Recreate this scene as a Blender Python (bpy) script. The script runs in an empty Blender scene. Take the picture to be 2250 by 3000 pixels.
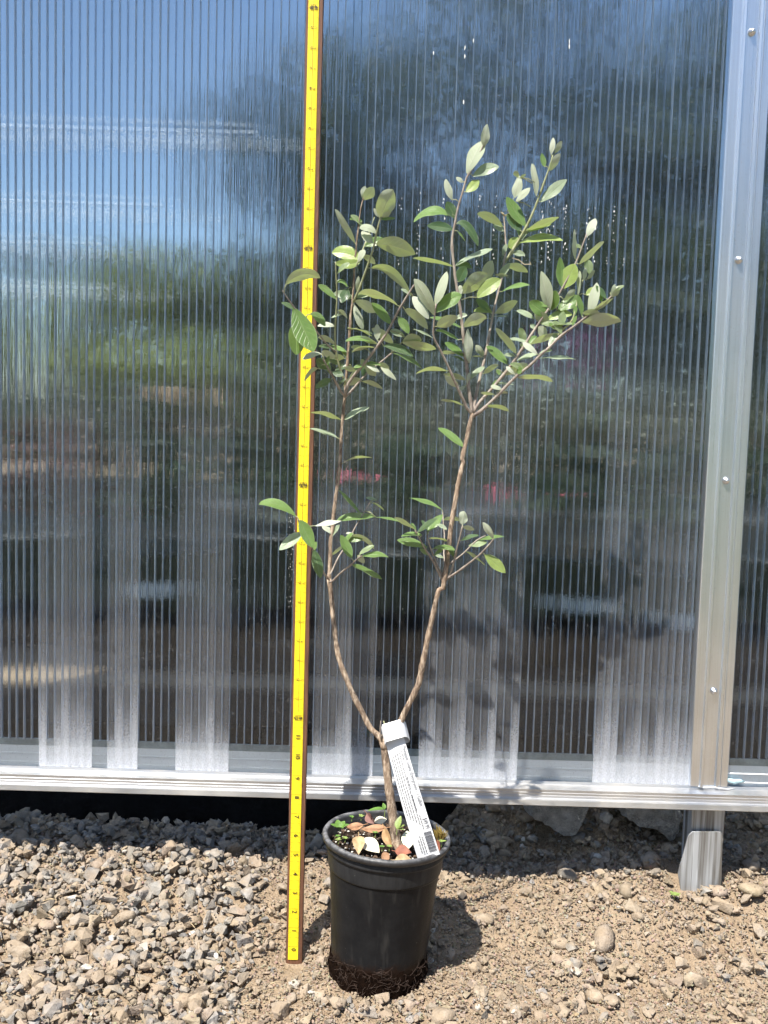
import bpy, bmesh, math, random
import numpy as np
from mathutils import Vector, Matrix, Quaternion, noise as mnoise

random.seed(7); rng = np.random.default_rng(7)
scene = bpy.context.scene
COL = scene.collection
R = math.radians

# ------------------------------------------------------------------ camera
F_PX, W_PX, H_PX = 2900.0, 2250.0, 3000.0
CAM = Vector((0.0, -1.335, 0.70)); PITCH = R(4.8); ROLL = 0.0290
FWD = Vector((0, math.cos(PITCH), -math.sin(PITCH))); UP0 = Vector((0, math.sin(PITCH), math.cos(PITCH))); RT0 = Vector((1, 0, 0))
RT = RT0 * math.cos(ROLL) + UP0 * math.sin(ROLL)
UP = UP0 * math.cos(ROLL) - RT0 * math.sin(ROLL)
cd = bpy.data.cameras.new('camera'); cam = bpy.data.objects.new('camera', cd); COL.objects.link(cam)
cd.sensor_fit = 'VERTICAL'; cd.sensor_height = 24.0; cd.lens = 24.0 * F_PX / H_PX
cd.clip_start = 0.02; cd.clip_end = 600
m = Matrix.Identity(4)
for i in range(3):
    m[i][0] = RT[i]; m[i][1] = UP[i]; m[i][2] = -FWD[i]; m[i][3] = CAM[i]
cam.matrix_world = m
scene.camera = cam

def P(x, y, Y):
    """point of the place seen at photograph position (x, y), standing at distance plane Y"""
    d = FWD + RT * ((x - W_PX / 2) / F_PX) - UP * ((y - H_PX / 2) / F_PX)
    return CAM + d * ((Y - CAM.y) / d.y)

# ------------------------------------------------------------------ light
SUN = Vector((0.32, 0.50, -1.0)).normalized()
w = bpy.data.worlds.new('World'); scene.world = w; w.use_nodes = True
nt = w.node_tree; bg = nt.nodes['Background']
sky = nt.nodes.new('ShaderNodeTexSky'); sky.sky_type = 'NISHITA'; sky.sun_disc = False
sky.sun_elevation = math.asin(-SUN.z); sky.sun_rotation = math.atan2(-SUN.x, -SUN.y)
sky.air_density = 1.0; sky.dust_density = 0.6; sky.ozone_density = 1.2
nt.links.new(sky.outputs[0], bg.inputs[0]); bg.inputs[1].default_value = 0.088
sl = bpy.data.lights.new('sun', 'SUN'); sl.energy = 5.0; sl.angle = R(0.53); sl.color = (1.0, 0.95, 0.87)
so = bpy.data.objects.new('sun', sl); COL.objects.link(so)
so.rotation_mode = 'QUATERNION'; so.rotation_quaternion = SUN.to_track_quat('-Z', 'Y'); so.location = (-2, -3, 6)
scene.view_settings.view_transform = 'Standard'; scene.view_settings.look = 'None'
scene.view_settings.exposure = 0.90; scene.view_settings.gamma = 1.0; scene.view_settings.use_curve_mapping = False
scene.render.engine = 'CYCLES'
scene.cycles.max_bounces = 7; scene.cycles.transparent_max_bounces = 10; scene.cycles.transmission_bounces = 5
scene.cycles.use_adaptive_sampling = True; scene.cycles.adaptive_threshold = 0.035; scene.cycles.adaptive_min_samples = 24
scene.cycles.glossy_bounces = 3; scene.cycles.diffuse_bounces = 2
WY, DZ = 0.070, -0.0305                            # the greenhouse wall: its front plane, and how low its foot sits
scene.cycles.sample_clamp_indirect = 6.0
scene.cycles.use_denoising = True

# ------------------------------------------------------------------ helpers
def link(o, parent=None):
    COL.objects.link(o)
    if parent is not None: o.parent = parent
    return o
def tag(o, label=None, cat=None, group=None, kind=None):
    if label: o['label'] = label
    if cat: o['category'] = cat
    if group: o['group'] = group
    if kind: o['kind'] = kind
    return o
def empty(name, loc=(0, 0, 0)):
    o = bpy.data.objects.new(name, None); o.location = loc; o.empty_display_size = 0.05
    return link(o)
def setpar(o, parent):
    """parent keeping the world position (parents here carry plain translations)"""
    o.parent = parent
    if parent is not None: o.matrix_parent_inverse = parent_world(parent).inverted()
    return o
def parent_world(o):
    mm = o.matrix_basis.copy()
    if o.parent is not None: mm = parent_world(o.parent) @ o.matrix_parent_inverse @ mm
    return mm
def mesh(name, V, Fc, mat=None, smooth=False):
    me = bpy.data.meshes.new(name)
    me.from_pydata([tuple(v) for v in V], [], [tuple(int(i) for i in f) for f in Fc]); me.update()
    if mat is not None:
        for mm in (mat if isinstance(mat, (list, tuple)) else [mat]): me.materials.append(mm)
    if smooth: me.polygons.foreach_set('use_smooth', [True] * len(me.polygons))
    return me
def obj(name, V, Fc, mat=None, parent=None, smooth=False):
    o = bpy.data.objects.new(name, mesh(name, V, Fc, mat, smooth)); link(o)
    if parent is not None: setpar(o, parent)
    return o
class MB:
    def __init__(s): s.V = []; s.F = []
    def add(s, V, Fc):
        b = len(s.V); s.V += [Vector(v) for v in V]; s.F += [tuple(i + b for i in f) for f in Fc]
    def box(s, lo, hi):
        x0, y0, z0 = lo; x1, y1, z1 = hi
        s.add([(x0,y0,z0),(x1,y0,z0),(x1,y1,z0),(x0,y1,z0),(x0,y0,z1),(x1,y0,z1),(x1,y1,z1),(x0,y1,z1)],
              [(0,3,2,1),(4,5,6,7),(0,1,5,4),(1,2,6,5),(2,3,7,6),(3,0,4,7)])
    def tube(s, pts, rad, n=7, cap=True, wob=0.0):
        pts = [Vector(p) for p in pts]
        if not hasattr(rad, '__len__'): rad = [rad] * len(pts)
        ref = Vector((0.3, -0.9, 0.2)).normalized(); rings = []
        b0 = len(s.V)
        for i, p in enumerate(pts):
            t = (pts[min(i + 1, len(pts) - 1)] - pts[max(i - 1, 0)]).normalized()
            u = t.cross(ref)
            if u.length < 1e-3: u = t.cross(Vector((1, 0, 0)))
            u.normalize(); v = t.cross(u)
            for k in range(n):
                a = 2 * math.pi * k / n
                rr = rad[i] * (1 + wob * (random.random() - 0.5))
                s.V.append(p + (u * math.cos(a) + v * math.sin(a)) * rr)
        for i in range(len(pts) - 1):
            for k in range(n):
                k2 = (k + 1) % n
                s.F.append((b0 + i*n + k, b0 + i*n + k2, b0 + (i+1)*n + k2, b0 + (i+1)*n + k))
        if cap:
            s.F.append(tuple(b0 + k for k in range(n))[::-1]); s.F.append(tuple(b0 + (len(pts)-1)*n + k for k in range(n)))
    def extrude_z(s, prof, z0, z1):
        """closed profile of (x, y) points, counter-clockwise seen from above"""
        n = len(prof)
        V = [(x, y, z0) for x, y in prof] + [(x, y, z1) for x, y in prof]
        s.add(V, [(i, (i+1) % n, (i+1) % n + n, i + n) for i in range(n)] + [tuple(range(n))[::-1], tuple(range(n, 2*n))])
    def extrude_w(s, prof, x0, x1): s.extrude_x([(y + WY, z + DZ) for y, z in prof], x0, x1)
    def extrude_x(s, prof, x0, x1):
        """closed profile of (y, z) points"""
        n = len(prof)
        V = [(x0, y, z) for y, z in prof] + [(x1, y, z) for y, z in prof]
        s.add(V, [(i, (i+1) % n, (i+1) % n + n, i + n) for i in range(n)] + [tuple(range(n))[::-1], tuple(range(n, 2*n))])
    def lathe(s, prof, n=64, c=(0, 0)):
        b = len(s.V)
        for r, z in prof:
            for k in range(n):
                a = 2 * math.pi * k / n
                s.V.append(Vector((c[0] + r * math.cos(a), c[1] + r * math.sin(a), z)))
        for i in range(len(prof) - 1):
            for k in range(n):
                k2 = (k + 1) % n
                s.F.append((b + i*n + k, b + i*n + k2, b + (i+1)*n + k2, b + (i+1)*n + k))
    def build(s, name, mat, parent=None, smooth=False): return obj(name, s.V, s.F, mat, parent, smooth)

class NT:
    def __init__(s, name):
        s.mat = bpy.data.materials.new(name); s.mat.use_nodes = True; s.t = s.mat.node_tree
        s.t.nodes.clear(); s.out = s.t.nodes.new('ShaderNodeOutputMaterial')
    def n(s, typ, ins=None, **props):
        nd = s.t.nodes.new('ShaderNode' + typ)
        for k, v in props.items(): setattr(nd, k, v)
        for k, v in (ins or {}).items(): s.set(nd.inputs[k], v)
        return nd
    def set(s, sock, v):
        if isinstance(v, bpy.types.NodeSocket): s.t.links.new(v, sock)
        elif isinstance(v, bpy.types.Node): s.t.links.new(v.outputs[0], sock)
        else:
            if isinstance(v, tuple) and len(v) == 3 and sock.type == 'RGBA': v = v + (1.0,)
            sock.default_value = v
    def math(s, op, a, b=0.0, c=0.0, clamp=False):
        nd = s.n('Math', {0: a, 1: b, 2: c}, operation=op); nd.use_clamp = clamp; return nd.outputs[0]
    def ramp(s, fac, stops, interp='LINEAR'):
        nd = s.n('ValToRGB', {0: fac}); cr = nd.color_ramp; cr.interpolation = interp
        while len(cr.elements) < len(stops): cr.elements.new(0.5)
        for e, (p, c) in zip(cr.elements, stops):
            e.position = p; e.color = (c, c, c, 1) if isinstance(c, (int, float)) else (c + (1,) if len(c) == 3 else c)
        return nd.outputs[0]
    def mix(s, fac, a, b, blend='MIX'):
        nd = s.n('Mix', data_type='RGBA', blend_type=blend); nd.clamp_factor = True
        s.set(nd.inputs[0], fac); s.set(nd.inputs[6], a); s.set(nd.inputs[7], b); return nd.outputs[2]
    def shmix(s, fac, a, b): return s.n('MixShader', {0: fac, 1: a, 2: b}).outputs[0]
    def coord(s, which='Object', scale=(1, 1, 1), loc=(0, 0, 0)):
        tc = s.n('TexCoord'); mp = s.n('Mapping', {'Vector': tc.outputs[which], 'Scale': scale, 'Location': loc}); return mp.outputs[0]
    def pos(s, scale=(1, 1, 1)):
        g = s.n('NewGeometry'); mp = s.n('Mapping', {'Vector': g.outputs['Position'], 'Scale': scale}); return mp.outputs[0]
    def noise(s, vec, scale, detail=3, rough=0.55):
        return s.n('TexNoise', {'Vector': vec, 'Scale': scale, 'Detail': detail, 'Roughness': rough}).outputs[0]
    def bump(s, h, strength=0.5, dist=0.001, normal=None):
        nd = s.n('Bump', {'Height': h, 'Strength': strength, 'Distance': dist})
        if normal is not None: s.set(nd.inputs['Normal'], normal)
        return nd.outputs[0]
    def principled(s, **kw):
        return s.n('BsdfPrincipled', {k.replace('_', ' '): v for k, v in kw.items()})
    def finish(s, sh): s.set(s.out.inputs['Surface'], sh); return s.mat

def smoothstep(a, b, x):
    t = np.clip((x - a) / (b - a), 0, 1); return t * t * (3 - 2 * t)

# ------------------------------------------------------------------ materials
def mat_simple(name, col, rough=0.6, metal=0.0, spec=0.5, nscale=40, namp=0.25, bump=0.3, bdist=0.0006, stretch=(1,1,1)):
    t = NT(name); v = t.coord('Object', stretch)
    n1 = t.noise(v, nscale, 5); n2 = t.noise(v, nscale * 7, 3)
    k = t.math('ADD', t.math('MULTIPLY', n1, 0.7), t.math('MULTIPLY', n2, 0.3))
    c = t.mix(t.ramp(k, [(0.3, 0.0), (0.7, 1.0)]), tuple(x * (1 - namp) for x in col), tuple(min(1, x * (1 + namp)) for x in col))
    p = t.principled(Base_Color=c, Roughness=rough, Metallic=metal, Specular_IOR_Level=spec, Normal=t.bump(n2, bump, bdist))
    return t.finish(p)

def mat_alu(name='aluminium', base=(0.74, 0.80, 0.88), rough=0.27, stretch=(600, 600, 3), dirt=0.22):
    t = NT(name); v = t.pos(stretch); g = t.noise(v, 1.0, 4, 0.6)
    v2 = t.pos((9, 9, 2.5)); d = t.noise(v2, 1.0, 5, 0.6); sp = t.noise(t.pos((300, 300, 300)), 1.0, 3)
    dm = t.math('MULTIPLY', t.ramp(d, [(0.42, 0.0), (0.75, 1.0)]), dirt)
    dm = t.math('ADD', dm, t.math('MULTIPLY', t.ramp(sp, [(0.62, 0.0), (0.72, 1.0)]), 0.25), clamp=True)
    zl = t.math('SUBTRACT', 1.0, t.math('DIVIDE', t.n('SeparateXYZ', {0: t.pos()}).outputs[2], 0.75), clamp=True)
    dm = t.math('ADD', dm, t.math('MULTIPLY', t.math('MULTIPLY', zl, t.ramp(t.noise(t.pos((40, 40, 30)), 1.0, 4, 0.7), [(0.45, 0.0), (0.75, 1.0)])), 0.30), clamp=True)
    a = t.principled(Base_Color=t.mix(t.ramp(g, [(0.35, 0.0), (0.65, 1.0)]), tuple(x * 0.90 for x in base), base), Metallic=1.0,
                     Roughness=t.math('MULTIPLY_ADD', g, 0.16, rough - 0.05), Normal=t.bump(g, 0.25, 0.0002))
    b = t.principled(Base_Color=(0.44, 0.42, 0.39), Roughness=0.85)
    return t.finish(t.shmix(dm, a, b))
ALU = mat_alu(); ALU_X = mat_alu('aluminium_rail', base=(0.60, 0.61, 0.63), rough=0.40, stretch=(3, 600, 900), dirt=0.75)
def mat_galv():
    t = NT('galvanised_steel'); n = t.noise(t.pos((110, 110, 3)), 1.0, 4, 0.6); s = t.noise(t.pos((95, 95, 5)), 1.0, 3)
    c = t.mix(t.ramp(n, [(0.40, 0.0), (0.60, 1.0)]), (0.15, 0.14, 0.125), (0.46, 0.48, 0.50))
    c = t.mix(t.ramp(s, [(0.60, 0.0), (0.72, 0.8)]), c, (0.75, 0.80, 0.86))
    return t.finish(t.principled(Base_Color=c, Metallic=0.35, Roughness=0.50, Normal=t.bump(n, 0.3, 0.0004)))
GALV = mat_galv()
WHITEM = mat_simple('white_enamel', (0.85, 0.86, 0.88), 0.35, nscale=30, namp=0.06)
STEEL = mat_simple('screw_steel', (0.72, 0.72, 0.73), 0.28, 1.0, nscale=200, namp=0.1)

PITCH_R = 0.01105                                   # flute width of the twin-wall sheet
X_REF = P(45, 1350, WY).x
# frosted runs of flutes (condensation caught in them), as photograph columns at row 2000
FROST = [(122, 276), (308, 412), (520, 662), (918, 1093), (1240, 1532), (1752, 2048)]
FROSTX = [(P(a, 2000, WY).x, P(b, 2000, WY).x) for a, b in FROST]
def flute_snap(x): return X_REF + round((x - X_REF) / PITCH_R) * PITCH_R
FROSTX = [(flute_snap(a), flute_snap(b)) for a, b in FROSTX]

def mat_sheet(name, front=True):
    t = NT(name)
    g = t.n('NewGeometry'); sep = t.n('SeparateXYZ', {0: g.outputs['Position']}); X, Z = sep.outputs[0], sep.outputs[2]
    fl = t.math('DIVIDE', t.math('SUBTRACT', X, X_REF), PITCH_R)
    idx = t.math('FLOOR', fl); fr = t.math('FRACT', fl)
    wn = t.n('TexWhiteNoise', {'W': idx}, noise_dimensions='1D').outputs[0]
    # extrusion lines and waves in the plastic
    nv = t.noise(t.pos((560, 1, 9.0)), 1.0, 2, 0.65); nv2 = t.noise(t.pos((60, 1, 11)), 1.0, 1)
    iso = t.noise(t.pos((300, 300, 210)), 1.0, 1, 0.6)
    nrm = t.bump(t.math('ADD', t.math('MULTIPLY', nv, 1.1 if front else 1.5), t.math('ADD', t.math('MULTIPLY', nv2, 1.0), t.math('ADD', t.math('MULTIPLY', iso, 0.12 if front else 0.22), t.math('MULTIPLY', t.math('MULTIPLY', fr, t.math('SUBTRACT', wn, 0.5)), 2.5 if front else 5.0)))), 1.0, 0.0030 if front else 0.0042)
    nrm_g = t.bump(t.math('ADD', t.math('MULTIPLY', t.math('MULTIPLY', fr, t.math('SUBTRACT', wn, 0.5)), 1.2), t.math('ADD', nv2, t.math('MULTIPLY', nv, 0.35))), 0.8, 0.0006)
    tint = (0.92, 0.96, 0.985) if front else (0.90, 0.95, 0.98)
    clear = t.shmix(0.50 if front else 0.70, t.n('BsdfTransparent', {0: tint}), t.n('BsdfRefraction', {0: tint, 'Roughness': 0.04 if front else 0.10, 'IOR': 1.035 if front else 1.065, 'Normal': nrm}))
    fre = t.n('Fresnel', {'IOR': 1.58, 'Normal': nrm_g})
    sh = t.shmix(t.math('MULTIPLY', fre, 0.85 if front else 0.3, clamp=True), clear, t.n('BsdfGlossy', {0: (0.86, 0.93, 1.0), 'Roughness': 0.05, 'Normal': nrm_g}))
    # film of dust over everything
    dn = t.noise(t.pos((25, 25, 6)), 1.0, 2, 0.65)
    spk = t.noise(t.pos((520, 520, 520)), 1.0, 0)
    dust = t.math('ADD', t.math('MULTIPLY', t.ramp(dn, [(0.35, 0.25), (0.75, 1.0)]), 0.012 if front else 0.004),
                  t.math('MULTIPLY', t.ramp(spk, [(0.73, 0.0), (0.79, 1.0)]), 0.12))
    sh = t.shmix(dust, sh, t.n('BsdfDiffuse', {0: (0.50, 0.52, 0.55)}))
    if front:
        mask = None
        for a, b in FROSTX:
            k = t.math('MULTIPLY', t.math('GREATER_THAN', X, a), t.math('LESS_THAN', X, b))
            mask = k if mask is None else t.math('MAXIMUM', mask, k)
        zz = t.math('SUBTRACT', Z, 0.225 + DZ)
        # thick beads at the foot of the flutes, thinning out upward by a different amount in each flute
        reach = t.math('MULTIPLY_ADD', wn, 0.10, 0.055)
        low = t.math('SUBTRACT', 1.0, t.math('DIVIDE', zz, reach), clamp=True)
        low = t.math('POWER', low, 1.5)
        mid = t.math('SUBTRACT', 1.0, t.math('DIVIDE', zz, 0.62), clamp=True)
        core = t.ramp(t.math('ABSOLUTE', t.math('SUBTRACT', fr, 0.55)), [(0.10, 1.0), (0.42, 0.25)])
        bead = t.noise(t.pos((760, 760, 420)), 1.0, 1, 0.7); bnr = t.bump(bead, 0.8, 0.0010)
        am = t.math('ADD', t.math('MULTIPLY', low, 1.0), t.math('MULTIPLY', t.math('MULTIPLY', mid, core), t.math('MULTIPLY_ADD', wn, 0.20, 0.09)))
        am = t.math('ADD', am, t.math('MULTIPLY', mid, 0.060))
        am = t.math('MULTIPLY', am, t.ramp(bead, [(0.28, 0.72), (0.66, 1.12)]))
        am = t.math('MULTIPLY', t.math('MULTIPLY', am, mask), 0.70, clamp=True)
        fr_sh = t.shmix(0.35, t.n('BsdfDiffuse', {0: (0.76, 0.80, 0.88), 'Normal': bnr}), t.n('BsdfTranslucent', {0: (0.7, 0.72, 0.75)}))
        fr_sh = t.shmix(0.10, fr_sh, t.n('BsdfGlossy', {0: (1, 1, 1), 'Roughness': 0.25, 'Normal': bnr}))
        sh = t.shmix(am, sh, fr_sh)
    return t.finish(sh)
SHEET_F = mat_sheet('polycarbonate_front', True); SHEET_B = mat_sheet('polycarbonate_back', False)
def mat_rib():
    t = NT('polycarbonate_rib')
    n = t.noise(t.pos((900, 900, 5)), 1.0, 0)
    a = t.n('BsdfTransparent', {0: (0.80, 0.86, 0.92)})
    b = t.shmix(0.25, t.n('BsdfDiffuse', {0: (0.82, 0.86, 0.92)}), t.n('BsdfTranslucent', {0: (0.8, 0.86, 0.92)}))
    gl = t.n('BsdfGlossy', {0: (1, 1, 1), 'Roughness': 0.18})
    return t.finish(t.shmix(t.math('MULTIPLY_ADD', t.math('MULTIPLY', n, t.n('ObjectInfo').outputs['Random']), 0.80, 0.16), a, t.shmix(0.12, b, gl)))
RIB = mat_rib()

def mat_ground():
    t = NT('dirt'); v = t.pos()
    n0 = t.noise(v, 5, 2); n1 = t.noise(v, 60, 4, 0.65); n2 = t.noise(v, 420, 2, 0.6)
    vor = t.n('TexVoronoi', {'Vector': v, 'Scale': 260}).outputs['Distance']
    c = t.mix(t.ramp(n1, [(0.3, 0.0), (0.7, 1.0)]), (0.200, 0.144, 0.093), (0.315, 0.237, 0.160))
    c = t.mix(t.math('MULTIPLY', t.ramp(n0, [(0.35, 0.0), (0.7, 1.0)]), 0.5), c, (0.31, 0.245, 0.178))
    c = t.mix(t.math('MULTIPLY', t.ramp(n2, [(0.5, 0.0), (0.75, 1.0)]), 0.5), c, (0.40, 0.315, 0.230))
    h = t.math('ADD', t.math('MULTIPLY', n1, 1.0), t.math('ADD', t.math('MULTIPLY', n2, 0.5), t.math('MULTIPLY', vor, -0.5)))
    return t.finish(t.principled(Base_Color=c, Roughness=0.95, Specular_IOR_Level=0.2, Normal=t.bump(h, 0.9, 0.004)))
DIRT = mat_ground()
def mat_stone(name, attr):
    t = NT(name)
    col = t.n('Attribute', attribute_name='Col').outputs['Color'] if attr else t.n('ObjectInfo').outputs['Color']
    v = t.pos() ; n1 = t.noise(v, 70, 4, 0.65); n2 = t.noise(v, 380, 2, 0.65)
    c = t.mix(t.ramp(n1, [(0.3, 0.0), (0.72, 1.0)]), t.mix(0.35, col, (0.0, 0.0, 0.0)), t.mix(0.22, col, (0.8, 0.75, 0.66)))
    g = t.n('NewGeometry'); nz = t.n('SeparateXYZ', {0: g.outputs['Normal']}).outputs[2]
    dm = t.math('MULTIPLY', t.ramp(nz, [(0.0, 0.35), (0.9, 1.0)]), t.ramp(t.noise(v, 38, 2, 0.6), [(0.36, 0.10), (0.62, 0.80)]))
    c = t.mix(dm, c, (0.315, 0.243, 0.168))
    h = t.math('ADD', n1, t.math('MULTIPLY', n2, 0.45))
    return t.finish(t.principled(Base_Color=c, Roughness=0.9, Specular_IOR_Level=0.25, Normal=t.bump(h, 0.75, 0.0035)))
STONE = mat_stone('stone', False); GRAVEL = mat_stone('gravel', True)

def mat_leaf():
    t = NT('leaf'); g = t.n('NewGeometry'); oi = t.n('ObjectInfo')
    tc = t.n('UVMap'); sep = t.n('SeparateXYZ', {0: tc.outputs[0]}); U, V = sep.outputs[0], sep.outputs[1]
    cu = t.math('ABSOLUTE', t.math('SUBTRACT', U, 0.5))
    # veins: side veins run out and forward from the midrib
    wv = t.math('SINE', t.math('MULTIPLY', t.math('SUBTRACT', V, t.math('MULTIPLY', cu, 0.45)), 52.0))
    vein = t.math('MULTIPLY', t.ramp(wv, [(0.80, 0.0), (0.99, 1.0)]), 0.55)
    midrib = t.ramp(cu, [(0.012, 1.0), (0.045, 0.0)])
    vv = t.math('MAXIMUM', vein, midrib)
    edge = t.ramp(cu, [(0.455, 0.0), (0.495, 1.0)])
    nz = t.noise(t.coord('Object'), 160, 4, 0.6)
    up = t.mix(t.ramp(nz, [(0.3, 0.0), (0.7, 1.0)]), t.mix(0.25, oi.outputs['Color'], (0, 0, 0)), oi.outputs['Color'])
    up = t.mix(t.math('MULTIPLY', vv, 0.45), up, (0.30, 0.38, 0.17))
    up = t.mix(t.math('MULTIPLY', edge, 0.5), up, (0.42, 0.47, 0.30))
    lo = t.mix(oi.outputs['Random'], (0.42, 0.46, 0.35), (0.58, 0.61, 0.51))
    lo = t.mix(t.math('MULTIPLY', nz, 0.25), lo, (0.28, 0.32, 0.20))
    lo = t.mix(t.math('MULTIPLY', vv, 0.45), lo, (0.56, 0.56, 0.45))
    h = t.math('ADD', t.math('MULTIPLY', vv, -1.0), t.math('MULTIPLY', nz, 0.6))
    nr = t.bump(h, 0.5, 0.0010)
    a = t.principled(Base_Color=up, Roughness=0.36, Specular_IOR_Level=0.5, Normal=nr)
    b = t.principled(Base_Color=lo, Roughness=0.85, Specular_IOR_Level=0.2, Normal=nr)
    s = t.shmix(g.outputs['Backfacing'], a, b)
    tr = t.n('BsdfTranslucent', {0: t.mix(t.math('MULTIPLY', vv, 0.5), (0.46, 0.60, 0.15), (0.30, 0.40, 0.12)), 'Normal': nr})
    return t.finish(t.shmix(0.26, s, tr))
LEAF = mat_leaf()
def mat_bark(name, dark, mid, pale, zs=18, amt=0.5):
    t = NT(name); v = t.pos((1, 1, 0.30)); n = t.noise(v, 330, 5, 0.72); n2 = t.noise(t.pos((1, 1, 0.7)), 75, 4, 0.65)
    c = t.mix(t.ramp(n2, [(0.34, 0.0), (0.62, 1.0)]), dark, mid)
    c = t.mix(t.math('MULTIPLY', t.ramp(n, [(0.46, 0.0), (0.66, 1.0)]), amt), c, pale)
    return t.finish(t.principled(Base_Color=c, Roughness=0.9, Specular_IOR_Level=0.2, Normal=t.bump(t.math('ADD', n, t.math('MULTIPLY', n2, 0.6)), 0.9, 0.0013)))
BARK = mat_bark('bark', (0.105, 0.075, 0.056), (0.27, 0.195, 0.138), (0.62, 0.50, 0.38), amt=0.85)
TWIG = mat_bark('twig', (0.16, 0.125, 0.11), (0.34, 0.29, 0.245), (0.58, 0.52, 0.44))
SHOOT = mat_bark('green_shoot', (0.22, 0.23, 0.12), (0.36, 0.38, 0.22), (0.52, 0.52, 0.36))

def mat_pot():
    t = NT('black_pot_plastic'); v = t.pos(); n = t.noise(v, 45, 6, 0.7); n2 = t.noise(v, 700, 3)
    z = t.n('SeparateXYZ', {0: v}).outputs[2]
    sc = t.noise(t.pos((30, 30, 4)), 6, 4, 0.7)
    c = t.mix(t.ramp(n, [(0.4, 0.0), (0.75, 1.0)]), (0.0085, 0.0090, 0.0102), (0.0175, 0.0180, 0.0190))
    spots = t.ramp(t.noise(v, 330, 3, 0.6), [(0.72, 0.0), (0.76, 1.0)])
    c = t.mix(t.math('MULTIPLY', spots, 0.55), c, (0.35, 0.33, 0.30))
    low = t.math('SUBTRACT', 1.0, t.math('DIVIDE', t.math('SUBTRACT', z, 0.01), 0.050), clamp=True)
    mud = t.math('MULTIPLY', t.ramp(t.math('ADD', low, t.math('MULTIPLY', n, 0.9)), [(0.80, 0.0), (1.15, 1.0)]), 0.9)
    c = t.mix(mud, c, (0.016, 0.008, 0.005))
    c = t.mix(t.math('MULTIPLY', t.math('GREATER_THAN', z, 0.1445), t.ramp(sc, [(0.3, 0.25), (0.7, 0.8)])), c, (0.034, 0.035, 0.037))
    c = t.mix(t.math('MULTIPLY', t.ramp(t.noise(t.pos((60, 60, 9)), 1.0, 3, 0.7), [(0.58, 0.0), (0.72, 1.0)]), 0.35), c, (0.060, 0.058, 0.054))
    return t.finish(t.principled(Base_Color=c, Roughness=t.math('MULTIPLY_ADD', sc, 0.25, 0.30), Specular_IOR_Level=0.14, Normal=t.bump(t.math('ADD', n2, t.math('MULTIPLY', mud, 4.0)), 0.35, 0.0004)))
POT = mat_pot()
def mat_rim():
    t = NT('pot_rim_plastic'); v = t.pos(); n = t.noise(v, 90, 5, 0.7); g = t.n('NewGeometry'); nz = t.n('SeparateXYZ', {0: g.outputs['Normal']}).outputs[2]
    d = t.math('MULTIPLY', t.ramp(n, [(0.35, 0.1), (0.65, 1.0)]), t.ramp(nz, [(0.2, 0.15), (0.9, 1.0)]))
    c = t.mix(t.math('MULTIPLY', d, 0.6), (0.014, 0.014, 0.015), (0.33, 0.33, 0.34))
    return t.finish(t.principled(Base_Color=c, Roughness=0.5, Normal=t.bump(n, 0.4, 0.0006)))
RIM = mat_rim()
SOIL = mat_simple('potting_soil', (0.036, 0.026, 0.020), 0.95, spec=0.05, nscale=150, namp=0.7, bump=1.0, bdist=0.003)
ROOT_M = mat_simple('root_mass', (0.013, 0.007, 0.0045), 0.95, spec=0.04, nscale=220, namp=0.7, bump=1.0, bdist=0.003)
ROOT = mat_simple('root_fibre', (0.034, 0.018, 0.011), 0.8, nscale=120, namp=0.5)
PERLITE = mat_simple('perlite', (0.66, 0.64, 0.58), 0.9, nscale=200, namp=0.2)
GREEN = mat_simple('seedling_leaf', (0.10, 0.19, 0.035), 0.45, nscale=90, namp=0.3)
LIME = mat_simple('seedling_leaf_pale', (0.20, 0.27, 0.07), 0.5, nscale=90, namp=0.3)
YELLOW = mat_simple('tape_yellow', (0.93, 0.73, 0.020), 0.42, nscale=60, namp=0.06, bump=0.15)
INK2 = mat_simple('faded_ink', (0.10, 0.065, 0.012), 0.6, nscale=300, namp=0.3, bump=0.0)
INK = mat_simple('black_ink', (0.035, 0.025, 0.012), 0.6, nscale=300, namp=0.3, bump=0.0)
WOOD = mat_simple('stained_wood', (0.135, 0.060, 0.032), 0.62, nscale=30, namp=0.5, bump=0.6, bdist=0.0008, stretch=(14, 14, 1))
PAPER = mat_simple('label_plastic', (0.62, 0.63, 0.645), 0.38, nscale=20, namp=0.03, bump=0.1)
PRINT = mat_simple('grey_print', (0.09, 0.09, 0.10), 0.6, nscale=300, namp=0.3, bump=0.0)
CONC = mat_simple('concrete', (0.50, 0.49, 0.47), 0.95, nscale=70, namp=0.5, bump=1.0, bdist=0.012)
FABRIC = mat_simple('woven_ground_cloth', (0.014, 0.014, 0.015), 0.95, spec=0.1, nscale=25, namp=0.5, bump=0.8, bdist=0.002, stretch=(1, 1, 1))
def dryleaf(name, a, b):
    t = NT(name); v = t.coord('Object'); n = t.noise(v, 120, 5, 0.65)
    c = t.mix(t.ramp(n, [(0.35, 0.0), (0.68, 1.0)]), a, b)
    p = t.principled(Base_Color=c, Roughness=0.7, Normal=t.bump(n, 0.5, 0.0012))
    return t.finish(t.shmix(0.12, p, t.n('BsdfTranslucent', {0: b})))

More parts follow.
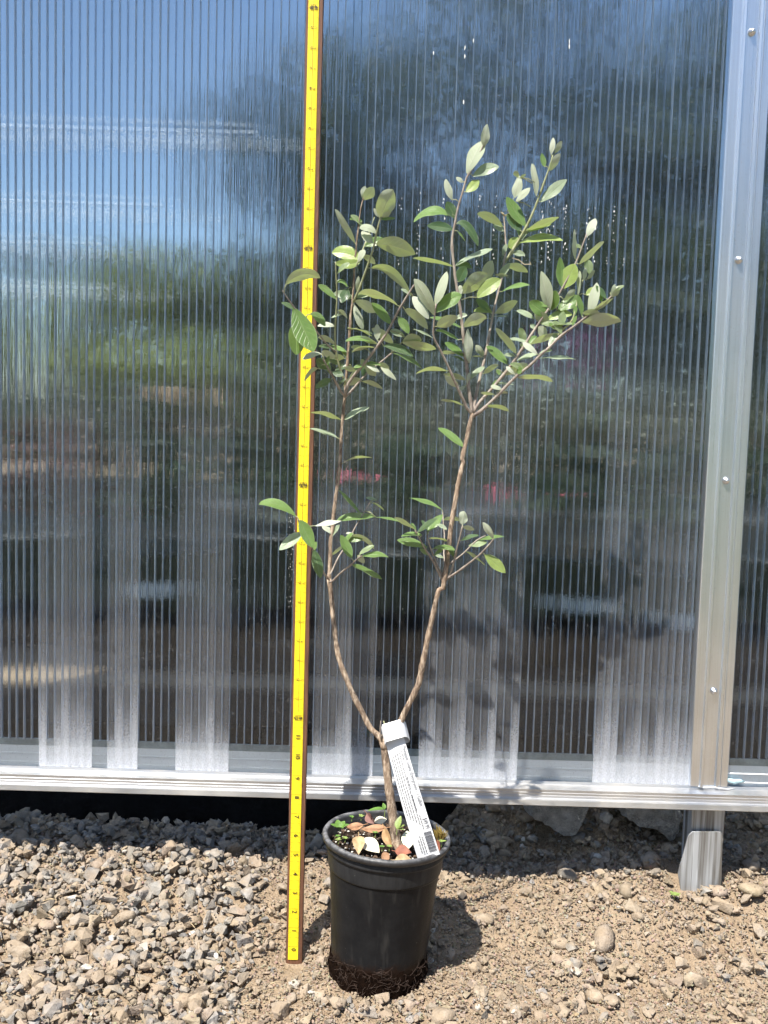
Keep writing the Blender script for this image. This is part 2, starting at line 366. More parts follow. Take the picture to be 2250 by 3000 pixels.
# ------------------------------------------------------------------ ground
def groundh(x, y):
    x = np.asarray(x, float); y = np.asarray(y, float)
    rise = 0.048 * smoothstep(-0.14, 0.12, y) * (1 - 0.42 * smoothstep(-0.05, 0.20, x)) + 0.022 * smoothstep(0.25, 0.40, x) * smoothstep(-0.08, 0.05, y)
    bank = 0.060 * smoothstep(0.17, 0.36, y) * smoothstep(0.02, 0.22, x)
    pit = -0.20 * smoothstep(0.20, 0.28, y) * (1 - smoothstep(-0.02, 0.20, x))
    far = (0.05 - rise - bank - pit) * smoothstep(0.45, 0.7, y)
    lft = 0.010 * smoothstep(-0.05, -0.40, x) * smoothstep(-0.25, 0.0, y)
    return rise + bank + pit + far + lft
def axis(lo, hi, step, far):
    a = list(np.arange(lo, hi, step)); s = step; x = a[-1]; up = []
    while x < far: s *= 1.22; x += s; up.append(x)
    s = step; x = a[0]; dn = []
    while x > -far: s *= 1.22; x -= s; dn.append(x)
    return np.array(dn[::-1] + a + up)
gx = axis(-0.74, 0.80, 0.0045, 260); gy = axis(-0.36, 0.40, 0.0045, 260)
GX, GY = np.meshgrid(gx, gy)
GZ = groundh(GX, GY)
near = np.exp(-np.maximum(0, np.abs(GX) - 0.9) * 3) * np.exp(-np.maximum(0, np.abs(GY) - 0.6) * 3)
bumpz = np.zeros_like(GZ)
for j in range(len(gy)):
    for i in range(len(gx)):
        if near[j, i] > 0.05:
            x, y = gx[i], gy[j]
            bumpz[j, i] = 0.010 * mnoise.noise((x * 9, y * 9, 0)) + 0.0055 * mnoise.noise((x * 34, y * 34, 3)) + 0.0035 * mnoise.noise((x * 90, y * 90, 7))
GZ = GZ + bumpz * near
dent = np.exp(-((GX + 0.101) ** 2 + (GY + 0.090) ** 2) / 0.030 ** 2)          # where the stick has been set down
GZ = GZ * (1 - dent) + dent * (-0.0085)
nx, ny = len(gx), len(gy)
V = np.stack([GX, GY, GZ], -1).reshape(-1, 3)
ii, jj = np.meshgrid(np.arange(nx - 1), np.arange(ny - 1)); b = (jj * nx + ii).ravel()
Fq = np.stack([b, b + 1, b + nx + 1, b + nx], -1)
ground = obj('ground', V, Fq, DIRT, smooth=True); tag(ground, 'tan stony dirt and gravel', None, kind='structure')

# ---- stones
def stone_variant(kind, seed, fine=True):
    rs = np.random.default_rng(seed); bm = bmesh.new()
    if kind == 'angular':
        n = 13 if fine else 9
        pts = rs.normal(size=(n, 3)); pts /= np.linalg.norm(pts, axis=1)[:, None]
        pts *= rs.uniform(0.75, 1.1, size=(n, 1)) * np.array([1.0, rs.uniform(0.6, 0.95), rs.uniform(0.42, 0.75)])
        vs = [bm.verts.new(p) for p in pts]
        r = bmesh.ops.convex_hull(bm, input=vs)
        bmesh.ops.delete(bm, geom=[g for g in r['geom_interior'] if isinstance(g, bmesh.types.BMVert)], context='VERTS')
        if fine:
            bmesh.ops.bevel(bm, geom=bm.edges[:], offset=0.055, segments=1, affect='EDGES', clamp_overlap=True)
    else:
        bmesh.ops.create_icosphere(bm, subdivisions=2 if fine else 1, radius=1.0)
        sc = np.array([1.0, rs.uniform(0.60, 0.88), rs.uniform(0.45, 0.68)]); o = rs.uniform(-50, 50, 3)
        for v in bm.verts:
            k = 1 + 0.42 * mnoise.noise(Vector(v.co) * 1.2 + Vector(o)) + 0.16 * mnoise.noise(Vector(v.co) * 2.9 + Vector(o)) + 0.05 * mnoise.noise(Vector(v.co) * 6 + Vector(o))
            v.co = Vector((v.co.x * sc[0] * k, v.co.y * sc[1] * k, v.co.z * sc[2] * k))
    bmesh.ops.triangulate(bm, faces=bm.faces[:])
    return bm
VAR = []
for s in range(16):
    k = 'angular' if s % 8 < 5 else 'round'
    bm = stone_variant(k, 100 + s); me = bpy.data.meshes.new('stone'); bm.to_mesh(me); bm.free(); me.materials.append(STONE)
    if k == 'round': me.polygons.foreach_set('use_smooth', [True] * len(me.polygons))
    VAR.append((k, me))
SV = []
for s in range(14):
    bm = stone_variant('angular' if s % 3 else 'round', 300 + s, fine=False); bm.verts.index_update()
    SV.append((np.array([v.co[:] for v in bm.verts]), np.array([[v.index for v in f.verts] for f in bm.faces]))); bm.free()
HX0, HX1, HY0, HY1, HS = -0.80, 0.86, -0.40, 0.42, 0.003
hx = np.arange(HX0, HX1, HS); hy = np.arange(HY0, HY1, HS)
HXX, HYY = np.meshgrid(hx, hy)
from bisect import bisect
ix = np.clip(np.searchsorted(gx, hx), 0, nx - 1); iy = np.clip(np.searchsorted(gy, hy), 0, ny - 1)
BASE = GZ[np.ix_(iy, ix)]; HM = BASE.copy()
POTC = P(1128, 2640, -0.108); POTX, POTY = 0.0085, -0.108
def blocked(x, y, r):
    if (x - POTX) ** 2 + (y - POTY) ** 2 < (0.062 + r * 0.8) ** 2: return True
    if abs(x + 0.101) < 0.010 + r and -0.125 - r < y < -0.066 + r: return True
    if 0.445 - r * .5 < x < 0.505 + r * .5 and 0.052 - r * .5 < y < 0.13: return True
    return False
def stone_col(x, y, small=False):
    if small: return tuple(v * random.uniform(0.75, 1.15) for v in (0.305, 0.230, 0.158)) if random.random() < 0.85 else (0.25, 0.235, 0.21)
    pg = 0.66 if (x < -0.16 and y > -0.05) else (0.42 if x < -0.15 else (0.28 if y > 0.08 else 0.10))
    r_ = random.random()
    if r_ < pg:
        k = random.uniform(0.11, 0.30); return (k, k * 0.98, k * random.uniform(0.90, 1.0))
    if r_ > 0.975: return (0.62, 0.60, 0.56)
    k = random.uniform(0.55, 1.02); return (0.345 * k, 0.265 * k * random.uniform(0.95, 1.05), 0.188 * k * random.uniform(0.88, 1.1))
def settle(x, y, r, rz, lift):
    j0, j1 = int((y - r - HY0) / HS), int((y + r - HY0) / HS) + 1; i0, i1 = int((x - r - HX0) / HS), int((x + r - HX0) / HS) + 1
    j0 = max(j0, 0); i0 = max(i0, 0)
    sub = HM[j0:j1, i0:i1]
    if sub.size == 0: return None
    dd = (HXX[j0:j1, i0:i1] - x) ** 2 + (HYY[j0:j1, i0:i1] - y) ** 2
    msk = dd < r * r
    if not msk.any(): return None
    over = (sub - BASE[j0:j1, i0:i1])[msk].mean()
    z = float(np.mean(sub[msk])) + lift * rz
    top = z + rz * np.sqrt(np.clip(1 - dd / (r * r), 0, 1)) * 0.9
    sub[msk] = np.maximum(sub, top)[msk]
    return z, over
def place_px(px, py):
    """ground point under a photograph position"""
    Y = 0.0
    for _ in range(30):
        p = P(px, py, Y); dz = p.z - float(groundh(p.x, p.y))
        d = (p - CAM); Y += dz / max(0.05, -d.z / d.y) * 0.7
        Y = max(-0.40, min(0.38, Y))
    return P(px, py, Y)
# the stones that read largest in the photograph: (px, py, width px, kind, grey?)
BIG = [(55, 2790, 100, 'angular', 0), (215, 2790, 88, 'angular', 0), (110, 2715, 72, 'angular', 0), (240, 2715, 88, 'angular', .4), (362, 2700, 76, 'round', 0), (362, 2755, 52, 'round', 0),
       (425, 2710, 70, 'angular', .5), (90, 2870, 80, 'angular', .1), (85, 2475, 62, 'angular', .5), (125, 2575, 55, 'angular', .6), (185, 2575, 50, 'angular', .4), (340, 2575, 60, 'angular', .5),
       (535, 2610, 70, 'angular', .4), (635, 2580, 44, 'angular', .6), (480, 2645, 50, 'round', 0), (640, 2700, 66, 'angular', 0), (610, 2860, 70, 'round', 0), (535, 2930, 60, 'round', 0),
       (360, 2980, 90, 'angular', 0), (205, 2930, 70, 'angular', .1), (635, 2975, 52, 'angular', .9), (130, 2900, 60, 'angular', 0), (30, 2970, 80, 'round', 0), (410, 2540, 30, 'round', 0),
       (330, 2800, 60, 'angular', .6), (250, 2870, 70, 'angular', 0), (165, 2680, 60, 'angular', 0), (435, 2830, 50, 'round', 0), (545, 2430, 46, 'round', .4), (690, 2455, 64, 'round', .4),
       (255, 2440, 44, 'round', .45), (45, 2445, 38, 'round', .5), (330, 2600, 48, 'angular', .5), (60, 2640, 56, 'angular', .1), (495, 2760, 60, 'angular', .5), (590, 2800, 54, 'angular', 0),
       (1120, 2930, 58, 'angular', .1), (1080, 2965, 70, 'angular', .7), (1030, 2900, 62, 'angular', 0), (985, 2960, 70, 'angular', 0), (1290, 2980, 80, 'round', 0), (1390, 2830, 54, 'angular', 0),
       (1420, 2690, 50, 'round', 0), (1350, 2610, 50, 'angular', .2), (1640, 2770, 50, 'round', 0), (1660, 2840, 40, 'round', 0), (1790, 2940, 60, 'round', 0), (2110, 2655, 82, 'angular', 0),
       (2050, 2635, 44, 'angular', .3), (2070, 2610, 44, 'angular', 0), (1985, 2580, 34, 'angular', 0), (2190, 2640, 62, 'angular', .1), (2215, 2730, 60, 'angular', .2), (2180, 2830, 84, 'angular', 0),
       (2040, 2880, 74, 'angular', .1), (2100, 2700, 40, 'angular', .3), (1740, 2920, 60, 'round', 0), (1520, 2960, 60, 'round', 0), (1650, 2960, 64, 'angular', 0), (1900, 2960, 60, 'angular', 0),
       (1990, 2830, 60, 'angular', .3), (1480, 2500, 52, 'angular', .3), (1530, 2505, 48, 'angular', .3), (1610, 2500, 56, 'angular', .35), (1420, 2500, 40, 'round', .3), (1905, 2530, 60, 'round', .3),
       (1955, 2500, 50, 'round', .2), (2200, 2540, 90, 'round', .3), (1750, 2570, 40, 'angular', .6), (1760, 2405, 40, 'round', .2), (1500, 2530, 36, 'angular', .4), (850, 2940, 40, 'round', .2),
       (900, 2740, 30, 'angular', .2), (960, 2590, 40, 'angular', .6), (950, 2630, 46, 'angular', .4), (1830, 2850, 40, 'angular', .4), (1870, 2700, 40, 'round', 0), (1560, 2700, 34, 'angular', .3)]
indiv = []
def add_stone(x, y, r, kind=None, col=None, lift=0.30):
    if kind is None and x < 0.0 and random.random() < 0.8: kind = 'angular'
    cand = [v for v in VAR if kind is None or v[0] == kind]; k, me = random.choice(cand)
    rz = r * 0.62
    q = settle(x, y, r * 0.8, rz, lift)
    if q is None: return
    o = bpy.data.objects.new('stone', me); COL.objects.link(o)
    o.location = (x, y, q[0]); s = r
    o.scale = (s, s * random.uniform(0.85, 1.1), s * random.uniform(0.85, 1.2))
    o.rotation_euler = (random.gauss(0, 0.30), random.gauss(0, 0.30), random.uniform(0, 6.28))
    c = col or stone_col(x, y); o.color = (*c, 1); o.parent = ground; indiv.append(o)
for px, py, wpx, k, g in BIG:
    p = place_px(px, py + wpx * 0.12)
    depth = (p - CAM).dot(FWD); r = wpx * depth / F_PX * 0.54
    base = Vector((0.32, 0.245, 0.17)) * random.uniform(0.85, 1.15); gr = random.uniform(0.20, 0.34)
    if g > .8: base = Vector((0.6, 0.6, 0.62)); gr = 0.6
    c = base.lerp(Vector((gr, gr, gr * 1.03)), g)
    if blocked(p.x, p.y, r * 0.6): continue
    add_stone(p.x, p.y, r, k, tuple(c), 0.55)
def density(x, y):
    if x < -0.13: d = 1.0
    elif x > 0.30: d = 0.66
    else: d = 0.40
    if y < -0.17: d = max(d, 0.6)
    if y > 0.10: d = max(d, 0.85)
    return d
tries = 0
while len(indiv) < 298 and tries < 9000:
    tries += 1
    x = random.uniform(-0.60, 0.64); y = random.uniform(-0.27, 0.33)
    if random.random() > density(x, y): continue
    r = min(0.021, random.lognormvariate(math.log(0.0138), 0.24)); r = max(0.010, r)
    if blocked(x, y, r): continue
    j, i = int((y - HY0) / HS), int((x - HX0) / HS)
    if HM[j, i] - BASE[j, i] > 0.013 and random.random() < 0.8: continue
    add_stone(x, y, r, None, None, 0.50)
GVv, GF, GC = [], [], []; nb = 0
def scatter(count, rlo, rhi, xr, yr, dens, lift, ontop):
    global nb
    done = 0; t_ = 0
    while done < count and t_ < count * 6:
        t_ += 1
        x = random.uniform(*xr); y = random.uniform(*yr)
        if random.random() > dens(x, y): continue
        r = rlo * (rhi / rlo) ** (random.random() ** 1.6)
        if blocked(x, y, r): continue
        j, i = int((y - HY0) / HS), int((x - HX0) / HS)
        if HM[j, i] - BASE[j, i] > ontop and random.random() < 0.93: continue
        q = settle(x, y, max(r * 0.85, 0.004), r * 0.6, lift)
        if q is None: continue
        vv, ff = random.choice(SV)
        rot = np.array(Matrix.Rotation(random.uniform(0, 6.28), 3, 'Z') @ Matrix.Rotation(random.gauss(0, 0.5), 3, 'X') @ Matrix.Rotation(random.gauss(0, 0.5), 3, 'Y'))
        GVv.append((vv * r * np.array([1, random.uniform(.8, 1.15), random.uniform(.8, 1.3)])) @ rot.T + np.array([x, y, q[0]])); GF.append(ff + nb); nb += len(vv)
        GC.append(np.repeat(np.array([(*stone_col(x, y, r < 0.0035), 1.0)]), len(vv), 0)); done += 1
LEFT = lambda x, y: 1.0 if x < -0.16 + 0.25 * (y > 0.10) else 0.0
scatter(800, 0.0090, 0.0165, (-0.70, 0.10), (-0.34, 0.26), LEFT, 0.55, 0.014)
scatter(2300, 0.0060, 0.0125, (-0.70, 0.74), (-0.34, 0.34), density, 0.45, 0.013)
scatter(1500, 0.0045, 0.0090, (-0.70, 0.10), (-0.34, 0.26), LEFT, 0.50, 0.013)
scatter(6500, 0.0026, 0.0062, (-0.70, 0.74), (-0.34, 0.34), lambda x, y: 0.35 + 0.65 * density(x, y), 0.45, 0.011)
scatter(16000, 0.0012, 0.0030, (-0.62, 0.68), (-0.28, 0.20), lambda x, y: 1.0, 0.45, 0.006)
me = bpy.data.meshes.new('gravel'); VV = np.concatenate(GVv); FF = np.concatenate(GF)
me.from_pydata(VV.tolist(), [], FF.tolist()); me.update(); me.materials.append(GRAVEL)
ca = me.color_attributes.new('Col', 'FLOAT_COLOR', 'POINT'); ca.data.foreach_set('color', np.concatenate(GC).astype(np.float32).ravel())
gravel = bpy.data.objects.new('gravel', me); link(gravel); gravel.parent = ground; gravel['kind'] = 'stuff'

# woven cloth floor inside, with a black front skirt added to darken the void
fb = MB(); fb.box((-4, 0.375, -0.30), (4.5, 0.40, 0.165)); fb.add([(-4, .40, .165), (4.5, .40, .165), (4.5, 0.62, .165), (-4, 0.62, .165)], [(0, 1, 2, 3)])
fb.add([(-9, .72, .165), (11, .72, .165), (11, 7.6, .165), (-9, 7.6, .165)], [(0, 1, 2, 3)])
fl = fb.build('floor', FABRIC); tag(fl, 'black woven ground cloth inside the greenhouse', None, kind='structure')
pv = MB(); pv.box((-4, 0.62, 0.05), (4.5, 0.72, 0.168)); path = pv.build('path', DIRT); tag(path, 'sunlit gravel strip inside the greenhouse', None, kind='structure')

# ------------------------------------------------------------------ greenhouse wall
gh = empty('greenhouse', (0, 0, 0.2)); tag(gh, 'clear twin-wall plastic greenhouse with aluminium rails behind the potted plant', 'greenhouse')
Z0, Z1 = 0.222 + DZ, 1.95
chL = P(2071, 1400, WY - 0.006).x; chR = P(2186, 1400, WY - 0.006).x
print('channel', chL, chR, 'ruler etc')
def flutes(x0, x1):
    k0 = math.ceil((x0 - X_REF) / PITCH_R - 1e-6); k1 = math.floor((x1 - X_REF) / PITCH_R + 1e-6)
    return [X_REF + k * PITCH_R for k in range(k0, k1 + 1)]
def panel(x0, x1, yf, thick, ribs_in):
    xs_r = flutes(x0, x1); edges = [x0] + [x for x in xs_r if x0 + 1e-4 < x < x1 - 1e-4] + [x1]
    xs, ys = [], []
    for a, b_ in zip(edges[:-1], edges[1:]):
        for k in range(5):
            u = k / 5; xs.append(a + (b_ - a) * u); ys.append(0.00022 * (1 - (2 * u - 1) ** 2))
    xs.append(x1); ys.append(0.0)
    zs = list(np.linspace(Z0, Z1, 14)); n = len(xs)
    Vv = [(x, yf + y + 0.0004 * mnoise.noise((x * 40, z * 3, 0)), z) for z in zs for x, y in zip(xs, ys)]
    Ff = [(j*n + i, j*n + i + 1, (j+1)*n + i + 1, (j+1)*n + i) for j in range(len(zs) - 1) for i in range(n - 1)]
    pan = obj('polycarbonate_panel', Vv, Ff, SHEET_F, gh, True)
    Vb = [(x, yf + thick - y, z) for z in zs for x, y in zip(xs, ys)]
    obj('back_sheet', Vb, [f[::-1] for f in Ff], SHEET_B, pan, True)
    rm = None
    for x in xs_r:
        if not (ribs_in[0] < x < ribs_in[1]) or x < x0 + 0.002 or x > x1 - 0.002: continue
        if rm is None:
            mb = MB(); mb.box((-0.00050, 0.0012, 0.2664 + DZ), (0.00050, thick - 0.0012, Z1)); mb.box((-0.00080, 0.0005, 0.2664 + DZ), (0.00080, 0.0011, Z1)); rm = mesh('rib', mb.V, mb.F, RIB)
        o = bpy.data.objects.new('rib', rm); link(o); o.location = (x + random.gauss(0, 0.0001), yf, 0); setpar(o, pan)
    return pan
pl = panel(-0.97, chL + 0.010, WY, 0.009, (-0.78, 2))
pr = panel(chR - 0.006, 1.25, WY + 0.004, 0.009, (-2, 0.78))
# dried splashes on the outside of the sheet
sp = MB()
def fleck(px, py, w_, h_):
    c = P(px, py, WY - 0.0006); n = 7
    V_ = [c]
    for k in range(n):
        a = 2 * math.pi * k / n; rr = random.uniform(0.55, 1.2)
        V_.append(c + Vector((math.cos(a) * w_ * rr, -0.0002, math.sin(a) * h_ * rr)))
    sp.add([V_[0] + Vector((0, -0.0004, 0))] + V_[1:], [(0, 1 + k, 1 + (k + 1) % n) for k in range(n)])
for _ in range(150):
    col = random.choice([1175, 1230, 1300, 1405, 1450, 1540, 1590, 1620, 1655, 1690, 1725, 1745, 1785, 1800, 1835, 1660, 1610])
    y0 = random.uniform(590, 780); y = y0 if col > 1500 else random.uniform(560, 800)
    fleck(col + random.gauss(0, 2.5) - (y - 600) * 0.04, y, random.uniform(0.0003, 0.0008), random.uniform(0.0004, 0.0022))
for px, py in [(1270, 155), (1362, 140), (1362, 165), (1387, 120), (1668, 120), (1668, 135), (1358, 300)]: fleck(px, py, 0.0009, 0.0035)
for _ in range(70): fleck(random.gauss(852, 7), random.uniform(1510, 1780), random.uniform(0.0002, 0.0005), random.uniform(0.0003, 0.0009))
for _ in range(110): fleck(random.uniform(20, 2020), random.uniform(300, 2150), random.uniform(0.0002, 0.0004), random.uniform(0.0002, 0.0005))
SPL = mat_simple('dried_splash', (0.8, 0.8, 0.78), 0.8, nscale=300, namp=0.1)
s_ = sp.build('splash_marks', SPL, pl); s_['kind'] = 'stuff'

# bottom rail (outside) and inner rail
rb = MB()
rb.extrude_w([(0.012, 0.1995), (0.012, 0.2215), (-0.0005, 0.2215), (-0.0005, 0.2265), (-0.0035, 0.2268), (-0.0045, 0.2235), (-0.0200, 0.2205),
              (-0.0195, 0.2165), (-0.0205, 0.2160), (-0.0200, 0.2125), (-0.0210, 0.2120), (-0.0205, 0.2085), (-0.0215, 0.2078), (-0.0260, 0.2070), (-0.0270, 0.2000), (-0.0262, 0.1992)], -1.6, 1.6)
rb.build('bottom_rail', ALU_X, gh)
ri = MB(); ri.extrude_w([(0.0045, 0.2225), (0.0045, 0.2300), (0.0038, 0.2304), (0.0038, 0.2318), (0.0045, 0.2322), (0.0045, 0.2430), (0.0036, 0.2434), (0.0036, 0.2450), (0.0045, 0.2454), (0.0045, 0.2560), (0.0082, 0.2560), (0.0082, 0.2225)][::-1], -1.6, 1.6)
ri.build('inner_rail', WHITEM, gh)
GLASSY = mat_simple('seal_strip', (0.30, 0.34, 0.35), 0.25, nscale=60, namp=0.3)
rs_ = MB(); rs_.box((-1.6, WY + 0.0045, 0.2562 + DZ), (1.6, WY + 0.0080, 0.2660 + DZ)); rs_.build('seal_strip', GLASSY, gh)
# joint profile
cw = chR - chL
def profile(xl, name='joint_profile', screws=()):
    yb = 0.0135
    pf = [(0, yb), (0, -0.0045), (0.0012, -0.0058), (0.24*cw, -0.0062), (0.26*cw, -0.0100), (0.31*cw, -0.0105), (0.33*cw, -0.0060), (0.34*cw, -0.0050), (0.64*cw, -0.0050), (0.66*cw, -0.0040),
          (0.68*cw, -0.0075), (0.73*cw, -0.0080), (0.74*cw, -0.0042), (0.80*cw, -0.0045), (0.81*cw, -0.0062), (0.985*cw, -0.0060), (cw, -0.0045), (cw, yb)]
    mb = MB(); mb.extrude_z([(xl + x, y + WY) for x, y in pf], 0.2272 + DZ, Z1)
    o = mb.build(name, ALU, gh)
    for z in screws:
        s = MB(); n = 6; xc = xl + 0.49 * cw
        prof = [(0.0001, -0.0072), (0.0028, -0.0072), (0.0030, -0.0066), (0.0030, -0.0035), (0.0048, -0.0028), (0.0052, -0.0015), (0.0052, 0.0)]
        b0 = len(s.V); N = 24
        for r_, d_ in prof:
            for k in range(N):
                a = 2 * math.pi * k / N; rr = r_
                if 0.002 < r_ < 0.0032: rr = r_ * (1.0 + 0.10 * math.cos(6 * a))
                s.V.append(Vector((rr * math.cos(a), d_, rr * math.sin(a))))
        for i in range(len(prof) - 1):
            for k in range(N):
                k2 = (k + 1) % N; s.F.append((i*N + k, i*N + k2, (i+1)*N + k2, (i+1)*N + k))
        q = s.build('screw', STEEL, None, True); q.location = (xc, WY - 0.0050, z); q.rotation_euler = (0.12, random.uniform(0, 1), 0.1); setpar(q, o)
    return o
zscrew = [P(px, py, WY - 0.006).z for px, py in ((2214, 94), (2175, 762), (2137, 1408), (2104, 2025))]
profile(chL, screws=zscrew)
profile(-0.97 - cw + 0.006)
tr_ = MB(); tr_.box((-1.6, WY - 0.02, Z1 - 0.03), (1.6, WY + 0.03, Z1 + 0.03)); tr_.build('top_rail', ALU_X, gh)
# silicone bead and blob at the foot of the joint
sb = MB(); sb.tube([(chL + 0.012, WY + -0.006, 0.2272 + DZ), (chL + 0.020, WY + -0.0075, 0.2262 + DZ), (chL + 0.034, WY + -0.0070, 0.2272 + DZ), (chL + 0.046, WY + -0.008, 0.2255 + DZ), (chL + 0.056, WY + -0.0075, 0.2246 + DZ), (chL + 0.066, WY + -0.006, 0.2262 + DZ)], [0.0006, 0.0011, 0.0009, 0.0012, 0.0011, 0.0005], 6)
sb.build('sealant_bead', PAPER, gh, True)
bl = MB(); bl.tube([(chR + 0.001, WY + -0.001, 0.236 + DZ), (chR + 0.010, WY + -0.003, 0.235 + DZ), (chR + 0.018, WY + -0.003, 0.236 + DZ), (chR + 0.025, WY + -0.001, 0.234 + DZ)], [0.0030, 0.0040, 0.0036, 0.0015], 8, wob=0.4)
bl.build('sealant_blob', mat_simple('blue_silicone', (0.42, 0.60, 0.66), 0.25, nscale=150, namp=0.3), gh, True)
# support post below the rail with its splayed ground bracket
py0 = WY - 0.002
pxl = P(1996, 2450, WY + 0.05).x; pxm = P(2024, 2450, py0).x; pxr = P(2119, 2450, py0).x
mb = MB(); tk = 0.003
mb.extrude_z([(pxl + 0.004, WY + 0.058), (pxm, py0), (pxr, py0), (pxr, WY + 0.058), (pxr - tk, WY + 0.058), (pxr - tk, py0 + tk), (pxm + tk, py0 + tk), (pxl + 0.004 + tk, WY + 0.058)], -0.15, 0.1998 + DZ)
post = mb.build('support_post', GALV, gh)
yb = WY - 0.012
pts = [P(2021, 2446, yb), P(2030, 2438, yb), P(2112, 2438, yb), P(2117, 2446, yb), P(2112, 2640, yb), P(2000, 2640, yb), P(1987, 2560, yb), P(2016, 2455, yb)]
Vb = [Vector(p) for p in pts] + [Vector(p) + Vector((0, 0.0035, 0)) for p in pts]; n = len(pts)
bx_ = obj('bracket', Vb, [tuple(range(n)), tuple(range(n, 2*n))[::-1]] + [(i, i + n, (i+1) % n + n, (i+1) % n) for i in range(n)], GALV, post)
gy0 = MB(); gy0.box((pxm + 0.012, WY - 0.0085, 0.02), (pxr - 0.010, py0 - 0.0002, 0.10)); gy0.build('bracket_spacer', GALV, post)
# roof purlins, seen through the sheet
for h, d, xa, xb, th in ((1.865, 2.75, -3.2, -0.55, 0.013), (1.87, 4.15, -3.6, -1.25, 0.015), (1.88, 5.45, -4.2, -1.95, 0.017), (1.88, 7.7, -6.0, -2.5, 0.022)):
    mb = MB(); mb.box((xa, d, h), (xb, d + 0.05, h + th)); mb.build('purlin', WHITEM, gh)

# ------------------------------------------------------------------ measuring stick
def text_mesh(s, size, bold=0.0):
    cu = bpy.data.curves.new('t', 'FONT'); cu.body = s; cu.size = size; cu.align_x = 'CENTER'; cu.align_y = 'CENTER'; cu.resolution_u = 2; cu.offset = bold
    o = bpy.data.objects.new('t', cu); COL.objects.link(o)
    dg = bpy.context.evaluated_depsgraph_get(); me = o.evaluated_get(dg).to_mesh()
    V_ = [v.co.copy() for v in me.vertices]; F_ = [tuple(p.vertices) for p in me.polygons]
    o.evaluated_get(dg).to_mesh_clear(); bpy.data.objects.remove(o); bpy.data.curves.remove(cu)
    return V_, F_
TXT = {}
def text(s, size, bold=0.0):
    k = (s, size, bold)
    if k not in TXT: TXT[k] = text_mesh(s, size, bold)
    return TXT[k]
O0 = P(859.0, 2772, -0.082); T48 = P(919.0, 23, -0.024)
A = (T48 - O0).normalized(); IN = (T48 - O0).length / 48.0; print('inch', IN)
RR = (Vector((1, 0, 0)) - A * A.x).normalized(); NN = RR.cross(A)
def rp(x, z, d=0.0): return O0 + RR * x + A * z + NN * d
st = empty('measuring_stick', rp(0, -0.9 * IN)); tag(st, 'tall brown wooden stick with yellow inch tape leaning on the greenhouse wall', 'measuring stick')
zb = -0.95 * IN; zt = 60 * IN
bl_, br_ = -0.0096, 0.0122
mb = MB(); rows = 90
prof = lambda k: [(bl_ + 0.0007, -0.0002), (br_ - 0.0007, -0.0002), (br_, -0.0012), (br_, -0.009), (bl_, -0.009), (bl_, -0.0012)]
n = 6
for k in range(rows + 1):
    z = zb + (zt - zb) * k / rows
    for q, (x, d) in enumerate(prof(k)):
        jx = random.gauss(0, 0.00016) if 0 < k else 0
        mb.V.append(rp(x + jx, z, d - abs(random.gauss(0, 0.0001))))
for k in range(rows):
    for q in range(n): mb.F.append((k*n + q, k*n + (q+1) % n, (k+1)*n + (q+1) % n, (k+1)*n + q))
mb.F.append(tuple(range(n))[::-1]); mb.F.append(tuple(rows*n + q for q in range(n)))
mb.build('wooden_board', WOOD, st)
TW = 0.0066
mb = MB()
for k in range(rows + 1):
    z = -0.70 * IN + (zt + 0.70 * IN) * k / rows
    for x, d in ((-TW, 0.0006), (0, 0.0010), (TW, 0.0006)): mb.V.append(rp(x, z, d + 0.0002 * math.sin(k * 0.7)))
for k in range(rows):
    for q in range(2): mb.F.append((k*3 + q, k*3 + q + 1, (k+1)*3 + q + 1, (k+1)*3 + q))
tape = mb.build('tape', YELLOW, st)
tk_ = MB()
def bar(x0, x1, z, h):
    V_ = [rp(x0, z - h, 0.0015), rp(x1, z - h, 0.0015), rp(x1, z + h, 0.0015), rp(x0, z + h, 0.0015)]; tk_.add(V_, [(0, 1, 2, 3)])
for k in range(0, 50 * 16 + 1):
    z = k / 16 * IN
    if k % 16 == 0: L_ = TW * 0.9; h = 0.00020
    elif k % 8 == 0: L_ = TW * 0.62; h = 0.00017
    elif k % 4 == 0: L_ = TW * 0.42; h = 0.00015
    else: L_ = TW * (0.32 if k % 2 == 0 else 0.24); h = 0.00011
    if k % 16 == 0 and k // 16 >= 12: L_ = TW * 0.5
    bar(-TW * 0.95, -TW * 0.95 + (2 * TW * 0.92 if (k % 16 == 0 and k // 16 < 12) else L_), z, h)
    if not (k % 16 == 0 and k // 16 < 12): bar(TW * 0.95 - L_, TW * 0.95, z, h)
V_ = [rp(-0.00022, 12.3 * IN, 0.0014), rp(0.00022, 12.3 * IN, 0.0014), rp(0.00022, 50 * IN, 0.0014), rp(-0.00022, 50 * IN, 0.0014)]
tk_.add(V_, [(0, 1, 2, 3)])
tk_.build('tick_marks', INK2, tape)
def put(s, size, x, z, bold=0.0, extra=(), ink=INK):
    V_, F_ = text(s, size, bold); nm = MB()
    nm.add([rp(x + v.y, z - v.x, 0.0017) for v in V_], F_)
    for q in extra: nm.add(q, [tuple(range(len(q)))])
    nm.build('numeral', ink, tape)
